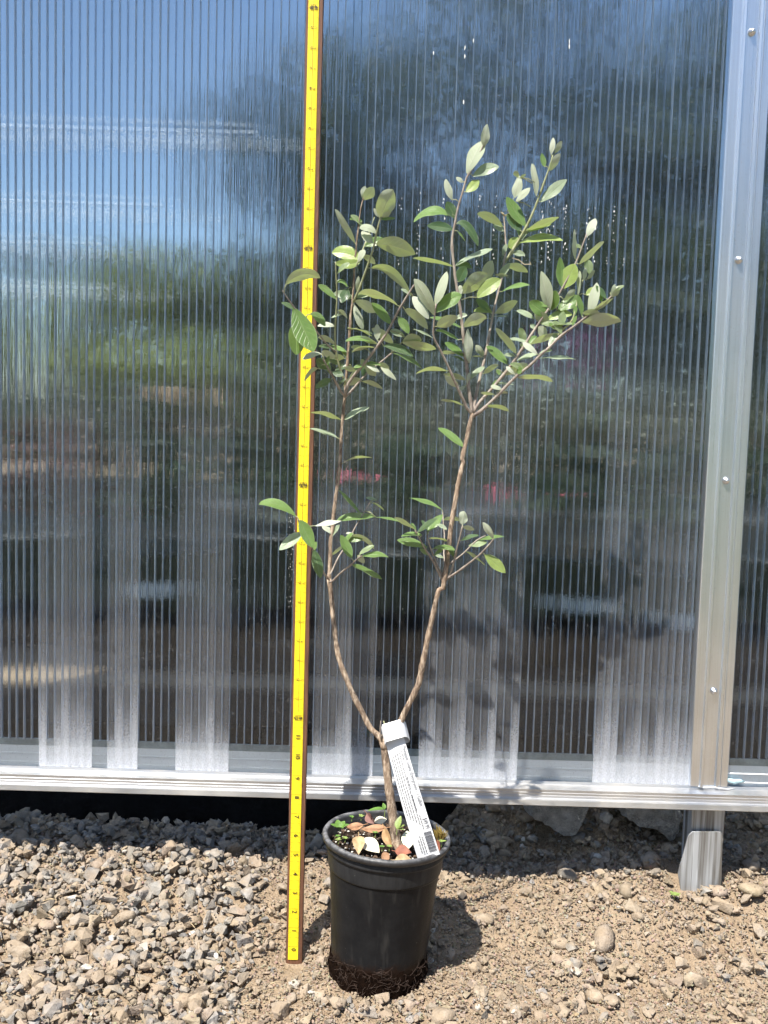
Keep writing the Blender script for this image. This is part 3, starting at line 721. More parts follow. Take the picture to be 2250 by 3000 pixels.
for k in range(0, 49):
    z = k * IN
    if k < 10: put(str(k), 0.0084, 0.0004, z - 0.0038, 0.00012)
    elif k < 12: put(str(k), 0.0084, 0.0004, z, 0.00012)
    elif k % 12 == 0:
        def frame(sx):
            return [[rp(sx * 0.0042, z - 0.0016, 0.0016), rp(sx * 0.0058, z, 0.0016), rp(sx * 0.0042, z + 0.0016, 0.0016)][::sx]] + [
                [rp(x0, z + zz * 0.0033 - 0.00025, 0.0016), rp(x1, z + zz * 0.0033 - 0.00025, 0.0016), rp(x1, z + zz * 0.0033 + 0.00025, 0.0016), rp(x0, z + zz * 0.0033 + 0.00025, 0.0016)] for zz in (-1, 1) for x0, x1 in ((min(0, sx * 0.0042), max(0, sx * 0.0042)),)]
        put(str(k), 0.0052, -0.0022, z, 0.0002, frame(-1)); put(str(k // 12) + 'F', 0.0052, 0.0024, z, 0.0002, frame(1))
    else:
        put(str(k), 0.0044, -0.0021, z, 0.00003, (), INK2); put(str(k % 12), 0.0044, 0.0023, z - (0.0012 if k % 12 < 10 else 0), 0.00003, (), INK2)

# ------------------------------------------------------------------ pot
PB = Vector((POTX, POTY, 0.004))
pot = empty('plant_pot', PB); tag(pot, 'black round nursery pot with grey scuffed rim standing on the dirt', 'plant pot')
TILT = Matrix.Rotation(R(2.2), 4, 'Y')
def pw(x, y, z): return PB + TILT @ Vector((x, y, z))
def pot_lathe(prof, n=72):
    mb = MB(); mb.lathe(prof, n); mb.V = [pw(*v) for v in mb.V]; return mb
HP = 0.181
body = pot_lathe([(0.0, 0.002), (0.050, 0.002), (0.0575, 0.003), (0.0605, 0.008), (0.0620, 0.03), (0.0655, 0.08), (0.0688, 0.125), (0.0700, 0.1385), (0.0705, 0.1392), (0.0722, 0.1396), (0.0727, 0.1410), (0.0732, 0.1450), (0.0742, 0.158), (0.0745, 0.1620), (0.0748, 0.1626),
                  (0.0768, 0.1632), (0.0772, 0.1645), (0.0770, 0.1660), (0.0764, 0.1722), (0.0755, 0.1730), (0.0738, 0.1710), (0.0715, 0.145), (0.066, 0.10), (0.058, 0.012), (0.0, 0.012)])
body.build('pot_body', POT, pot, True)
rim = pot_lathe([(0.0764, 0.1712), (0.0798, 0.1722), (0.0818, 0.1748), (0.0824, 0.1780), (0.0810, 0.1802), (0.0790, 0.1810), (0.0768, 0.1806), (0.0755, 0.1794), (0.0748, 0.1765), (0.0742, 0.172), (0.0738, 0.171)])
for v in rim.V:
    v += Vector((0, 0, 0.0005 * mnoise.noise(v * 60)))
rim.build('rim', RIM, pot, True)
ZS = 0.1610
mb = MB(); nr, na = 22, 64
mb.V.append(pw(0, 0, ZS + 0.004))
for r_ in range(1, nr + 1):
    for k in range(na):
        a = 2 * math.pi * k / na; rr = 0.0738 * r_ / nr; x, y = rr * math.cos(a), rr * math.sin(a)
        z = ZS + 0.004 * (1 - rr / 0.074) + 0.0035 * mnoise.noise((x * 60, y * 60, 1)) + 0.0022 * mnoise.noise((x * 190, y * 190, 4))
        mb.V.append(pw(x, y, z))
mb.F += [(0, 1 + k, 1 + (k + 1) % na) for k in range(na)]
for r_ in range(nr - 1):
    for k in range(na):
        b_ = 1 + r_ * na; mb.F.append((b_ + k, b_ + na + k, b_ + na + (k + 1) % na, b_ + (k + 1) % na))
soil = mb.build('potting_soil', SOIL, pot, True)
mb = MB(); mb2 = MB()
for _ in range(150):
    a = random.uniform(0, 6.28); rr = 0.071 * math.sqrt(random.random()); r_ = random.uniform(0.0008, 0.0020)
    vv, ff = random.choice(SV); c = pw(rr * math.cos(a), rr * math.sin(a), ZS + 0.0035 + 0.002 * (1 - rr / .07))
    mb.add([c + Vector(v) * r_ for v in vv], [tuple(int(i) for i in f) for f in ff])
for _ in range(420):
    a = random.uniform(0, 6.28); rr = 0.072 * math.sqrt(random.random()); r_ = random.uniform(0.0012, 0.0040)
    vv, ff = random.choice(SV); c = pw(rr * math.cos(a), rr * math.sin(a), ZS + 0.003 + 0.002 * (1 - rr / .07))
    q = Quaternion((random.gauss(0, 1), random.gauss(0, 1), random.gauss(0, 1), random.gauss(0, 1))).normalized()
    mb2.add([c + q @ (Vector(v) * r_) for v in vv], [tuple(int(i) for i in f) for f in ff])
o = mb.build('perlite', PERLITE, soil); o['kind'] = 'stuff'
o = mb2.build('bark_chips', mat_simple('bark_chip', (0.085, 0.055, 0.036), 0.9, nscale=90, namp=0.8), soil); o['kind'] = 'stuff'
# moist roots and soil bulging at the foot of the pot
mb = MB(); na = 90; rings = []
for j, (rr, z) in enumerate([(0.0600, 0.038), (0.0622, 0.028), (0.0634, 0.018), (0.0636, 0.008), (0.062, -0.004)]):
    for k in range(na):
        a = 2 * math.pi * k / na; d = 0.0035 * mnoise.noise((math.cos(a) * 9, math.sin(a) * 9, z * 90)) + 0.0020 * mnoise.noise((math.cos(a) * 30, math.sin(a) * 30, z * 200))
        if j == 0: zz = z + 0.008 * mnoise.noise((math.cos(a) * 3, math.sin(a) * 3, 2)) - 0.004; rq = 0.0612
        else: zz = z; rq = rr + d + (0.0028 * mnoise.noise((math.cos(a) * 4, math.sin(a) * 4, 8)) - 0.0012 if j == 1 else 0)
        mb.V.append(pw(rq * math.cos(a), rq * math.sin(a), zz))
for j in range(4):
    for k in range(na): mb.F.append((j*na + k, (j+1)*na + k, (j+1)*na + (k+1) % na, j*na + (k+1) % na))
mb.F = [f[::-1] for f in mb.F]
rootm = mb.build('root_mass', ROOT_M, pot, True)
mb = MB()
for _ in range(130):
    a = random.gauss(-math.pi / 2, 0.95); z = random.uniform(0.0, 0.034); p0 = Vector((0.0636 * math.cos(a), 0.0636 * math.sin(a), z)); pts = [p0]
    d = Vector((random.gauss(0, 1), random.gauss(0, 1) * 0.4, random.gauss(0, 0.6))).normalized()
    for k in range(5):
        d = (d + Vector((random.gauss(0, .5), random.gauss(0, .5), random.gauss(0, .5)))).normalized(); q = pts[-1] + d * random.uniform(0.002, 0.0055)
        rad = math.hypot(q.x, q.y)
        if rad < 0.0640: q.x *= 0.0644 / rad; q.y *= 0.0644 / rad
        if rad > 0.071: q.x *= 0.070 / rad; q.y *= 0.070 / rad
        q.z = max(0.0, min(0.05, q.z)); pts.append(q)
    mb.tube([pw(*p) for p in pts], [0.00025, 0.00028, 0.00024, 0.0002, 0.00018, 0.00012], 4)
o = mb.build('root_fibres', ROOT, pot); o['kind'] = 'stuff'

# ------------------------------------------------------------------ shrub
CR = {'A': (750, 300, 600 / 1659), 'B': (1250, 300, 650 / 1659), 'C': (750, 800, 600 / 1659), 'D': (1200, 800, 650 / 1659), 'E': (700, 1350, 450 / 1659), 'F': (1100, 1350, 450 / 1659), 'G': (900, 2000, 500 / 1659), 'O': (0, 0, 2250 / 1659)}
def px(c, x, y): o = CR[c]; return o[0] + x * o[2], o[1] + y * o[2]
YT = -0.106
BR = []   # (name, [(px,py,Y,r_mm)], material)
def branch(name, segs, r0, r1, y0, y1, mat, ybow=0.0):
    pts = [px(c, x, y) for c, L in segs for x, y in L]
    cum = [0.0]
    for a, b_ in zip(pts[:-1], pts[1:]): cum.append(cum[-1] + math.hypot(a[0] - b_[0], a[1] - b_[1]))
    out = []
    for (x, y), s in zip(pts, cum):
        u = s / cum[-1]; out.append((x, y, y0 + (y1 - y0) * u + ybow * 4 * u * (1 - u), r0 + (r1 - r0) * u))
    BR.append((name, out, mat)); return out
branch('trunk', [('G', [(885, 1640), (872, 1560), (848, 1420), (822, 1240), (800, 1080), (782, 920), (766, 780), (748, 660), (735, 570)])], 7.2, 4.4, YT - 0.004, YT, BARK)
branch('stem', [('G', [(745, 640), (720, 550), (680, 505), (620, 445), (565, 350), (520, 260), (480, 190), (430, 80), (400, 10)]), ('O', [(732, 1420), (723, 1360), (717, 1300), (711, 1250)]),
       ('E', [(975, 1280), (985, 1100), (990, 900), (1010, 700), (1032, 500), (1062, 250), (1092, 60)]), ('C', [(688, 1400), (700, 1200), (715, 1050), (727, 900), (741, 700), (756, 500), (770, 340), (785, 190)]),
       ('A', [(795, 1400), (806, 1250), (826, 1050), (852, 850), (872, 770)])], 3.9, 0.8, YT, YT + 0.015, BARK, 0.02)
branch('stem', [('G', [(740, 640), (770, 570), (850, 480), (900, 395), (960, 265), (1010, 165), (1060, 60), (1088, 0)]), ('O', [(912, 1440), (926, 1370), (937, 1320), (947, 1275)]),
       ('F', [(725, 1380), (742, 1270), (772, 1090), (800, 850), (832, 600), (872, 370), (912, 150), (948, 10)]), ('D', [(392, 1390), (425, 1250), (448, 1130), (472, 1045)])], 4.0, 2.5, YT, YT - 0.005, BARK, -0.02)
b1 = branch('branch', [('D', [(472, 1055), (430, 1010), (370, 880), (298, 720), (232, 580), (182, 480), (180, 400), (198, 230)])], 1.6, 0.7, YT - .005, -0.16, TWIG)
b2 = branch('branch', [('D', [(472, 1050), (445, 880), (428, 700), (400, 450), (376, 250), (345, 60)]), ('B', [(208, 1250), (190, 1050), (206, 930), (236, 780), (275, 650), (300, 560), (355, 470), (410, 350), (438, 290)])], 2.0, 0.7, YT - .005, -0.13, TWIG)
b3 = branch('branch', [('D', [(472, 1050), (522, 800), (570, 600), (615, 350), (655, 170), (690, 40)]), ('B', [(575, 1220), (592, 1100), (584, 960), (578, 850)])], 1.7, 0.6, YT - .005, -0.055, TWIG)
branch('branch', [('B', [(580, 1200), (640, 1110), (700, 1010), (760, 900), (822, 755), (870, 620), (920, 480), (945, 390)])], 1.5, 0.8, -0.062, -0.08, SHOOT)
branch('branch', [('D', [(475, 1050), (520, 970), (620, 860), (750, 700), (840, 570), (930, 430), (1010, 310), (1090, 200), (1150, 100)]), ('B', [(1115, 1200), (1150, 1110), (1200, 980)])], 1.7, 0.7, YT - .005, -0.12, TWIG)
branch('branch', [('D', [(475, 1070), (570, 1000), (690, 880), (800, 770), (900, 690), (960, 630), (1040, 560), (1130, 470), (1240, 390), (1330, 320), (1450, 230), (1530, 150)])], 1.8, 0.7, YT - .005, -0.15, TWIG)
branch('branch', [('D', [(1110, 465), (1160, 410), (1220, 340), (1290, 60)]), ('B', [(1190, 1330), (1215, 1290)])], 0.8, 0.5, -0.135, -0.11, SHOOT)
branch('branch', [('D', [(690, 770), (790, 650), (850, 560), (880, 500)])], 1.0, 0.6, -0.11, -0.08, TWIG)
branch('branch', [('C', [(718, 990), (690, 960), (640, 870), (590, 780), (545, 700)])], 1.2, 0.7, YT + .004, -0.14, TWIG)
branch('branch', [('C', [(720, 1000), (745, 900), (800, 820), (870, 740), (970, 610), (1060, 480), (1150, 310), (1240, 160), (1280, 95)])], 1.6, 0.8, YT + .004, -0.15, TWIG)
branch('branch', [('C', [(718, 1010), (760, 970), (810, 910), (900, 810), (1000, 730), (1110, 640)])], 1.2, 0.7, YT + .004, -0.07, TWIG)
branch('branch', [('C', [(730, 900), (690, 800), (655, 670), (640, 520), (646, 350), (656, 200), (650, 40)]), ('A', [(643, 1290)])], 1.1, 0.6, YT + .006, -0.15, SHOOT)
branch('branch', [('A', [(788, 1620), (832, 1520), (890, 1360), (950, 1180), (985, 1020), (1010, 935)])], 1.2, 0.7, YT + .015, -0.135, SHOOT)
branch('branch', [('A', [(812, 1330), (850, 1230), (890, 1130), (960, 930)])], 0.8, 0.5, YT + .015, -0.07, SHOOT)
branch('branch', [('C', [(645, 640), (560, 560), (450, 420), (310, 280), (215, 140)])], 0.8, 0.5, -0.125, -0.175, TWIG)
branch('branch', [('E', [(975, 1290), (900, 1180), (800, 960), (690, 790), (640, 630)])], 1.0, 0.6, YT + .01, -0.165, TWIG)
branch('branch', [('E', [(975, 1310), (1010, 1300), (1100, 1210), (1200, 1130), (1290, 1050), (1330, 1030)])], 1.0, 0.6, YT + .01, -0.145, TWIG)
branch('branch', [('E', [(985, 1230), (1010, 1180), (1080, 1030), (1140, 940), (1200, 830), (1270, 690), (1340, 580), (1425, 430)])], 0.9, 0.5, YT + .01, -0.06, TWIG)
branch('branch', [('F', [(735, 1320), (690, 1230), (620, 1080), (530, 940), (470, 830), (425, 745)])], 1.1, 0.6, YT - .02, -0.16, TWIG)
branch('branch', [('F', [(740, 1280), (690, 1180), (620, 1010), (572, 870), (555, 790)])], 0.9, 0.5, YT - .02, -0.15, TWIG)
branch('branch', [('F', [(760, 1180), (738, 1000), (745, 850), (735, 680), (725, 540)])], 0.8, 0.5, YT - .018, -0.075, TWIG)
branch('branch', [('F', [(760, 1280), (805, 1230), (850, 1080), (880, 950), (902, 860), (940, 700)])], 1.1, 0.6, YT - .02, -0.15, TWIG)
branch('branch', [('F', [(785, 1130), (830, 1090), (950, 1000), (1090, 860), (1190, 808)])], 0.8, 0.5, YT - .02, -0.11, TWIG)
branch('branch', [('F', [(755, 1290), (800, 1255), (900, 1190), (1020, 1100), (1140, 1000), (1250, 880), (1272, 845)])], 1.1, 0.6, YT - .02, -0.165, TWIG)
branch('twig_stub', [('G', [(722, 560), (710, 470), (716, 370)])], 0.9, 0.6, YT - .004, YT - .006, TWIG)
branch('twig_stub', [('G', [(745, 560), (758, 440), (742, 372)])], 0.8, 0.6, YT + .004, YT + .006, SHOOT)
shrub = empty('shrub', P(*px('G', 872, 1560), YT)); tag(shrub, 'young grey-green leafy shrub with two forked woody stems growing in the black pot', 'shrub')
BP = []
for name, pts, mat in BR:
    # smooth the line through its points
    P3 = [P(x, y, Y) for x, y, Y, r in pts]; rad = [r * 0.001 for *_, r in pts]
    sp_, sr = [], []
    for i in range(len(P3) - 1):
        p0, p1, p2, p3 = P3[max(i-1, 0)], P3[i], P3[i+1], P3[min(i+2, len(P3)-1)]
        ns = max(2, int((p2 - p1).length / 0.006))
        for k in range(ns):
            u = k / ns
            q = 0.5 * ((2*p1) + (p2 - p0)*u + (2*p0 - 5*p1 + 4*p2 - p3)*u*u + (3*p1 - p0 - 3*p2 + p3)*u**3)
            sp_.append(q); rr = rad[i] + (rad[i+1] - rad[i]) * u
            sr.append(rr)
    sp_.append(P3[-1]); sr.append(rad[-1])
    big = name in ('trunk', 'stem')
    if not big: sr = [r * 1.28 for r in sr]
    knob = [r * (1 + (0.22 if big else 0.15) * mnoise.noise(p * (90 if big else 130)) + (0.25 if random.random() < 0.07 else 0)) for r, p in zip(sr, sp_)]
    if name == 'trunk':
        knob[0] *= 1.35; knob[1] *= 1.22; knob[2] *= 1.1
    wig = 0.0006 if big else 0.0003
    sp_ = [p + Vector((mnoise.noise(p * 60), mnoise.noise(p * 60 + Vector((9, 0, 0))), 0)) * wig for p in sp_]
    mb = MB(); mb.tube(sp_, knob, 12 if big else 7, wob=0.05 if big else 0.05); mb.build(name, mat, shrub, True)
    for i in range(len(pts) - 1):
        for k in range(8):
            u = k / 8; a, b_ = pts[i], pts[i+1]
            BP.append((a[0] + (b_[0]-a[0])*u, a[1] + (b_[1]-a[1])*u, a[2] + (b_[2]-a[2])*u))
BPa = np.array(BP)

# leaves: crop, base, tip, apparent width, side shown (u upper, l lower), upward bow, tint
LV = '''A 870 790 885 680 60 l 0 y|A 880 790 955 690 90 l 0 y|A 1010 930 1105 705 170 l 0 y|A 1010 920 1055 820 40 l 0 y|A 1020 930 1095 885 50 l 0 y|A 1000 930 955 860 40 l 0 y
A 800 1140 645 865 58 l -10 m|A 862 1005 765 915 42 u 15 m|A 975 1060 840 1020 66 l 25 p|A 945 1140 858 1045 72 l 0 p|A 975 1150 1290 1225 150 l 20 m|A 855 1280 615 1215 118 u 25 y|A 845 1290 645 1300 85 u -15 y|A 858 1245 965 1308 56 l 10 m
A 935 1345 1265 1565 75 l 75 m|A 242 1475 520 1418 100 l 55 m|C 305 280 468 632 185 u 0 g|C 318 400 330 660 150 u 0 g|A 440 1715 562 1812 72 u 25 g|A 650 1595 505 1475 58 u 10 g|A 745 1510 690 1622 82 u 0 d
A 820 1530 830 1408 38 l 0 m|A 1145 1645 832 1545 58 l 30 m|A 800 1610 970 1700 88 l 10 m|A 1090 1795 940 1622 82 u 5 g|A 798 1640 866 1840 68 l 0 p|A 1150 1735 1238 1872 75 u 10 g|A 1205 1680 1392 1832 84 l 25 m|A 1440 1720 1285 1432 108 l 15 m
A 1270 1570 1395 1755 92 l 20 p|A 1450 1640 1547 1375 84 l 0 p|A 1460 1700 1665 1560 120 u 25 g|C 640 580 505 520 50 l 15 m|C 645 600 508 590 38 u 0 d|C 735 640 560 590 38 u 10 g|C 530 655 380 700 50 l 20 p|C 580 772 488 700 88 u 0 d
C 640 690 530 640 60 l 5 m|C 715 690 590 722 62 l 15 m|C 780 755 640 785 45 u 10 d|C 620 800 706 832 60 u 0 d|C 500 775 390 872 38 l 25 m|C 610 860 480 932 62 u 5 d|C 582 790 500 775 20 u 8 p|C 960 560 722 548 45 u 25 g
C 640 432 500 432 44 l 18 p|C 860 462 945 492 14 u 5 m|C 882 612 770 600 38 l 5 m|C 960 606 775 640 28 l 18 m|C 1110 572 940 450 80 l 10 m|C 1205 520 1085 468 58 u 10 p|C 1190 555 1340 545 80 l 15 m|C 1182 560 1455 610 75 l -10 m
C 1030 590 1275 672 68 u 20 d|C 1100 650 1350 775 30 u 18 g|C 890 740 1000 802 40 l 5 p|C 990 735 1080 772 42 l 5 m|C 1010 758 1132 866 48 l 12 p|C 862 880 1026 936 38 l 12 m|C 882 742 790 765 30 u 0 g|C 890 736 1012 742 30 u 5 g|C 872 742 850 700 40 u 0 p
C 880 750 970 832 70 l 0 m|C 720 1188 916 1085 50 u 12 p|C 690 1190 445 1125 34 l 8 m|C 662 1336 435 1255 34 u 5 p|C 700 1540 942 1490 14 l 20 m|A 645 1470 742 1495 30 u 35 g|A 660 1690 740 1750 28 l 20 m|A 705 1720 605 1745 16 u 5 p|A 740 1830 940 1890 14 l 15 m
D 285 735 45 748 30 l 20 m|D 415 800 255 755 44 l 8 m|D 362 852 265 770 60 l 0 m|D 415 845 360 880 34 l 0 p|D 395 990 235 950 22 l 10 m|D 570 1000 745 1030 34 l 15 m|D 400 1300 215 1155 60 u 8 g|D 340 602 235 595 30 l 5 m
D 405 625 265 520 60 u 10 g|D 448 672 432 420 68 l 0 p|D 552 620 495 540 54 l 0 m|D 560 632 465 622 12 l 5 m|D 730 680 575 545 70 u 10 g|D 795 602 645 410 58 l 5 m|D 445 800 562 700 44 u 10 p|D 555 752 662 685 46 l 5 m
D 650 720 676 762 30 u 0 g|D 362 502 195 425 30 u 12 g|D 180 492 25 415 15 u 5 p|D 390 410 150 325 30 u 12 g|D 205 400 358 328 92 l 0 m|D 345 345 432 315 40 u 10 p|D 400 405 572 330 92 l 15 m|D 605 298 500 192 60 u 5 g
D 615 292 480 285 50 u 15 y|D 640 300 803 210 75 l -5 m|D 600 335 420 395 12 l 5 y|D 620 325 725 322 8 u 0 p|D 690 140 900 85 34 u 15 g|D 388 150 582 12 128 l 0 m|D 505 185 680 45 112 u 10 y
B 915 1560 860 1265 92 l 5 m|B 900 1592 770 1490 108 u 0 g|B 930 1555 965 1408 112 u 0 g|D 1040 372 935 305 90 l 0 m|D 960 405 1022 475 80 l 0 m|D 932 342 800 280 44 u 8 p|D 942 422 905 380 40 u 0 p|D 1030 352 1216 310 70 u 20 y
D 1110 285 1282 190 108 u 15 g|D 1340 322 1402 75 84 l 0 p|D 1288 322 1264 160 44 u 0 g|D 1318 165 1405 118 58 u 5 y|D 1290 368 1577 358 100 l 8 y|D 1340 312 1520 185 32 l 0 y|D 1515 182 1535 85 40 l 0 y|D 1520 178 1579 105 44 l 0 y
D 1290 302 1422 300 60 l 0 m|D 1060 392 1242 375 20 u 5 m|D 1122 432 1040 370 34 u 0 g|D 900 535 1122 455 50 l 10 m|D 895 522 745 490 30 u 5 p|D 952 602 845 520 50 l 5 p|D 882 562 825 530 40 l 0 m|D 800 662 952 608 36 u 12 p
D 962 640 1246 640 18 u 8 p|D 970 602 1066 575 25 u 5 p|D 792 762 720 700 35 l 5 p|D 800 740 842 718 58 u 0 g|D 720 762 882 680 70 l 5 m|D 812 785 1070 806 46 l 18 m|D 692 872 605 845 36 l 5 p|D 650 892 736 896 20 l 3 m|D 640 830 780 832 14 u 3 p
B 430 330 452 165 68 l 0 y|B 300 530 418 292 112 l 15 p|B 345 555 540 480 85 u 15 p|B 295 670 392 582 76 u 0 y|B 190 730 143 575 58 l 0 p|B 275 595 220 560 36 l 0 p|B 215 870 152 742 84 u 0 d|B 195 950 5 920 74 u 5 d|A 1560 920 1275 965 70 u 62 g
B 225 905 388 1070 66 u 58 d|B 230 960 290 1035 15 u 0 g|B 222 1220 492 1090 44 u 8 p|B 195 1228 -100 1158 34 l 8 m|B 240 1342 290 1228 92 u 0 d|B 430 1352 490 1185 90 l 0 y|B 512 1292 606 1296 24 l 4 m|B 592 1222 756 1268 60 l 12 m
B 636 1130 736 1142 45 u 8 p|B 690 1052 1020 1025 58 u 22 y|B 700 1022 610 1082 88 u 0 y|B 740 960 986 855 50 l -5 y|B 750 972 932 905 46 u 10 y|B 740 930 600 705 95 u -5 g|B 570 932 380 830 70 l 18 y|B 572 962 500 915 40 u 0 p|B 700 960 602 832 82 u 0 d
B 655 712 692 550 74 l 0 p|B 680 562 660 510 44 l 0 y|B 700 562 742 538 20 l 0 y|B 668 742 772 640 54 l 5 p|B 820 702 790 460 54 l 0 m|B 850 746 1046 575 84 u 0 p|B 880 482 860 380 44 u 0 g|B 930 392 946 265 44 l 0 p|B 958 382 1010 290 44 l 0 y|B 920 512 996 382 60 l 0 m
B 1112 1172 1104 950 34 l 0 p|B 1140 1212 1322 1040 50 l 0 y|B 1195 1002 1262 870 70 l 0 p|B 1010 1382 1000 1158 74 u 0 g|B 1025 1392 1108 1208 132 u 0 y|B 1130 1442 1146 1260 35 l 0 p|B 1175 1332 1190 1240 40 l 0 y|B 1205 1322 1256 1255 35 l 0 y|B 1030 1482 1112 1400 50 l 0 m
E 620 605 215 462 105 u 62 g|E 660 640 800 932 150 u 0 g|E 690 775 435 960 122 u 10 p|E 822 702 1106 655 54 l 10 p|E 812 960 885 1266 118 u 0 d|E 1312 572 1085 315 45 u 5 g|E 1492 425 1375 395 40 u 0 p|E 1440 455 1570 536 22 l 12 m|E 1472 602 1058 632 94 u 12 g
E 1480 612 1733 655 26 u 6 g|E 1240 792 1155 783 30 l 5 p|E 1212 822 1462 946 60 l 45 m|E 1216 1052 1100 800 110 u 0 g|E 1312 1035 1617 1036 58 u 24 g|E 1280 1020 1352 1106 70 l 0 m|E 1222 1125 1546 1270 70 u 10 g
F 720 532 370 395 40 u 10 g|F 730 642 916 646 50 l 20 m|F 940 692 958 545 114 l 0 m|F 942 716 1066 745 54 l 5 m|F 772 742 670 685 45 u 5 p|F 458 772 660 620 62 u 10 d|F 562 762 726 580 90 u 0 g|F 425 742 205 610 50 l 8 m|F 505 805 275 812 46 u 15 g
F 560 935 235 850 96 u 8 g|F 622 950 862 960 60 u 22 g|F 772 866 580 832 25 l 8 m|F 742 1052 645 1020 36 u 5 p|F 925 862 1116 800 46 u 8 d|F 1105 858 1396 812 42 u 8 g|F 1270 842 1160 665 76 l 5 m|F 1178 1015 1405 1208 124 u 5 y|F 972 978 1186 1126 30 l 8 m'''
TINT = {'g': (0.135, 0.235, 0.065), 'd': (0.050, 0.105, 0.048), 'p': (0.33, 0.40, 0.28), 'm': (0.22, 0.285, 0.145), 'y': (0.29, 0.38, 0.10)}  # 'd' has shade painted in, a darker green for leaves in shadow
lrs = random.Random(21)
nleaf = 0
frs = random.Random(99)
for k_ in range(60):                                  # small leaves filling the two crowns
    cand = [q for q in BP if 620 < q[1] < 1180 or 1500 < q[1] < 1640]
    q = frs.choice(cand); an = frs.uniform(-2.9, -0.25) if frs.random() < 0.75 else frs.uniform(-3.3, 0.2); L_ = frs.uniform(32, 62)
    bx_ = q[0] + frs.uniform(-9, 9); by_ = q[1] + frs.uniform(-9, 3)
    k2 = 1659 / 2250
    LV += '|O %.1f %.1f %.1f %.1f %.1f %s %d %s' % (bx_*k2, by_*k2, (bx_ + L_*math.cos(an))*k2, (by_ + L_*math.sin(an)*0.8)*k2, L_*frs.uniform(0.22, 0.46)*k2, frs.choice('ulu'), frs.uniform(0, 5), frs.choice('gdmpgm'))
for ent in LV.replace('\n', '|').split('|'):
    e = ent.split()
    c, bx, by, tx, ty, wd, side, bow, tint = e[0], *[float(v) for v in e[1:6]], e[6], float(e[7]), e[8]
    s = CR[c][2]; b_ = px(c, bx, by); t_ = px(c, tx, ty); wpx = wd * s; bow *= s
    d2 = (BPa[:, 0] - b_[0]) ** 2 + (BPa[:, 1] - b_[1]) ** 2; ni = int(np.argmin(d2)); nd = math.sqrt(d2[ni]); Yb = BPa[ni, 2]
    Lpx = math.hypot(t_[0] - b_[0], t_[1] - b_[1])
    B3 = P(*b_, Yb); k_px = (B3 - CAM).dot(FWD) / F_PX
    L0 = Lpx * k_px
    # foreshortening: short broad leaves point toward or away from the viewer
    ratio = (wpx * k_px) / L0
    dy = lrs.gauss(0, 0.10) * L0
    if ratio > 0.55: dy += (-1 if lrs.random() < 0.7 else 1) * L0 * min(1.0, (ratio - 0.5) * 1.5)
    Yt = min(Yb + dy, -0.014); Yt = max(Yt, -0.235)
    M_ = ((b_[0] + t_[0]) / 2, (b_[1] + t_[1]) / 2 - bow)
    Q0, Q1, Q2 = B3, P(*M_, (Yb + Yt) / 2 - 0.10 * L0 * (1 if side == 'l' else -0.3)), P(*t_, Yt)
    Q1 = Q1 * 2 - (Q0 + Q2) * 0.5
    Lt = (Q2 - Q0).length; wapp = wpx * k_px * 0.94; wt = max(wapp / (0.80 if side == 'l' else 0.90), min(0.40 * Lt, 0.026)); cth = min(1.0, wapp / wt); sth = math.sqrt(1 - cth * cth)
    flip = side == 'l' and tint == 'p'                 # a turned leaf, its pale underside up to the sun
    NU, NV = 6, 14
    Vv, UV = [], []
    fold = lrs.uniform(0.08, 0.38) * (1 if side == 'u' else 0.8); wav = lrs.uniform(0.04, 0.16); ph = lrs.uniform(0, 6)
    shape = lrs.uniform(0.92, 1.22); asym = lrs.uniform(-0.05, 0.05)
    for j in range(NV + 1):
        v = j / NV
        q = Q0 * (1 - v) ** 2 + Q1 * 2 * v * (1 - v) + Q2 * v * v
        tg = ((Q1 - Q0) * (1 - v) + (Q2 - Q1) * v).normalized()
        tc = (CAM - q).normalized(); nc = (tc - tg * tc.dot(tg)).normalized()
        nu = tg.cross(nc); nu = nu if nu.z > 0 else -nu
        if flip: nu = -nu
        N_ = (nc * (cth if side == 'u' else -cth) + nu * sth).normalized()
        S_ = tg.cross(N_).normalized()
        hw = wt / 2 * max(0.0, math.sin(math.pi * min(1, v ** shape))) ** 0.64
        if j == 0: hw = wt * 0.04
        if j == NV: hw = wt * 0.035
        for i in range(NU + 1):
            a = 2 * i / NU - 1
            lift = fold * abs(a) * hw * (0.9 - 0.35 * abs(a)) + wav * hw * math.sin(a * 2.2 + v * 7 + ph) * abs(a) - 0.05 * Lt * v * v * 0.5
            Vv.append(q + S_ * (a * hw * (1 + asym * a)) + N_ * lift); UV.append((i / NU, v))
    Ff = [(j*(NU+1)+i, j*(NU+1)+i+1, (j+1)*(NU+1)+i+1, (j+1)*(NU+1)+i) for j in range(NV) for i in range(NU)]
    # orientation: the face normal must agree with the leaf's upper side
    f = Ff[(NV//2)*NU + NU//2]; fn = (Vv[f[1]] - Vv[f[0]]).cross(Vv[f[3]] - Vv[f[0]])
    if fn.dot(N_) < 0: Ff = [g_[::-1] for g_ in Ff]
    nblade = len(Ff)
    # petiole
    mbp = MB(); mbp.V = list(Vv); mbp.F = list(Ff)
    bp = BPa[ni]; a3 = P(*bp[:2], bp[2])
    if nd > 2:
        lim = 46.0 / nd if nd > 46 else 1.0
        a3 = B3.lerp(a3, lim)
        mid = (a3 + B3) / 2 + Vector((0, 0, 0.002 if nd > 14 else 0)); mbp.tube([a3, mid, Q0 * 0.97 + Q1 * 0.03], [0.0007, 0.00062, 0.0006], 5)
    me = mesh('leaf', mbp.V, mbp.F, [LEAF, SHOOT], True)
    uvl = me.uv_layers.new(name='UVMap')
    for p_ in me.polygons:
        for li in p_.loop_indices:
            vi = me.loops[li].vertex_index; uvl.data[li].uv = UV[vi] if vi < len(UV) else (0.5, 0)
        if p_.index >= nblade: p_.material_index = 1
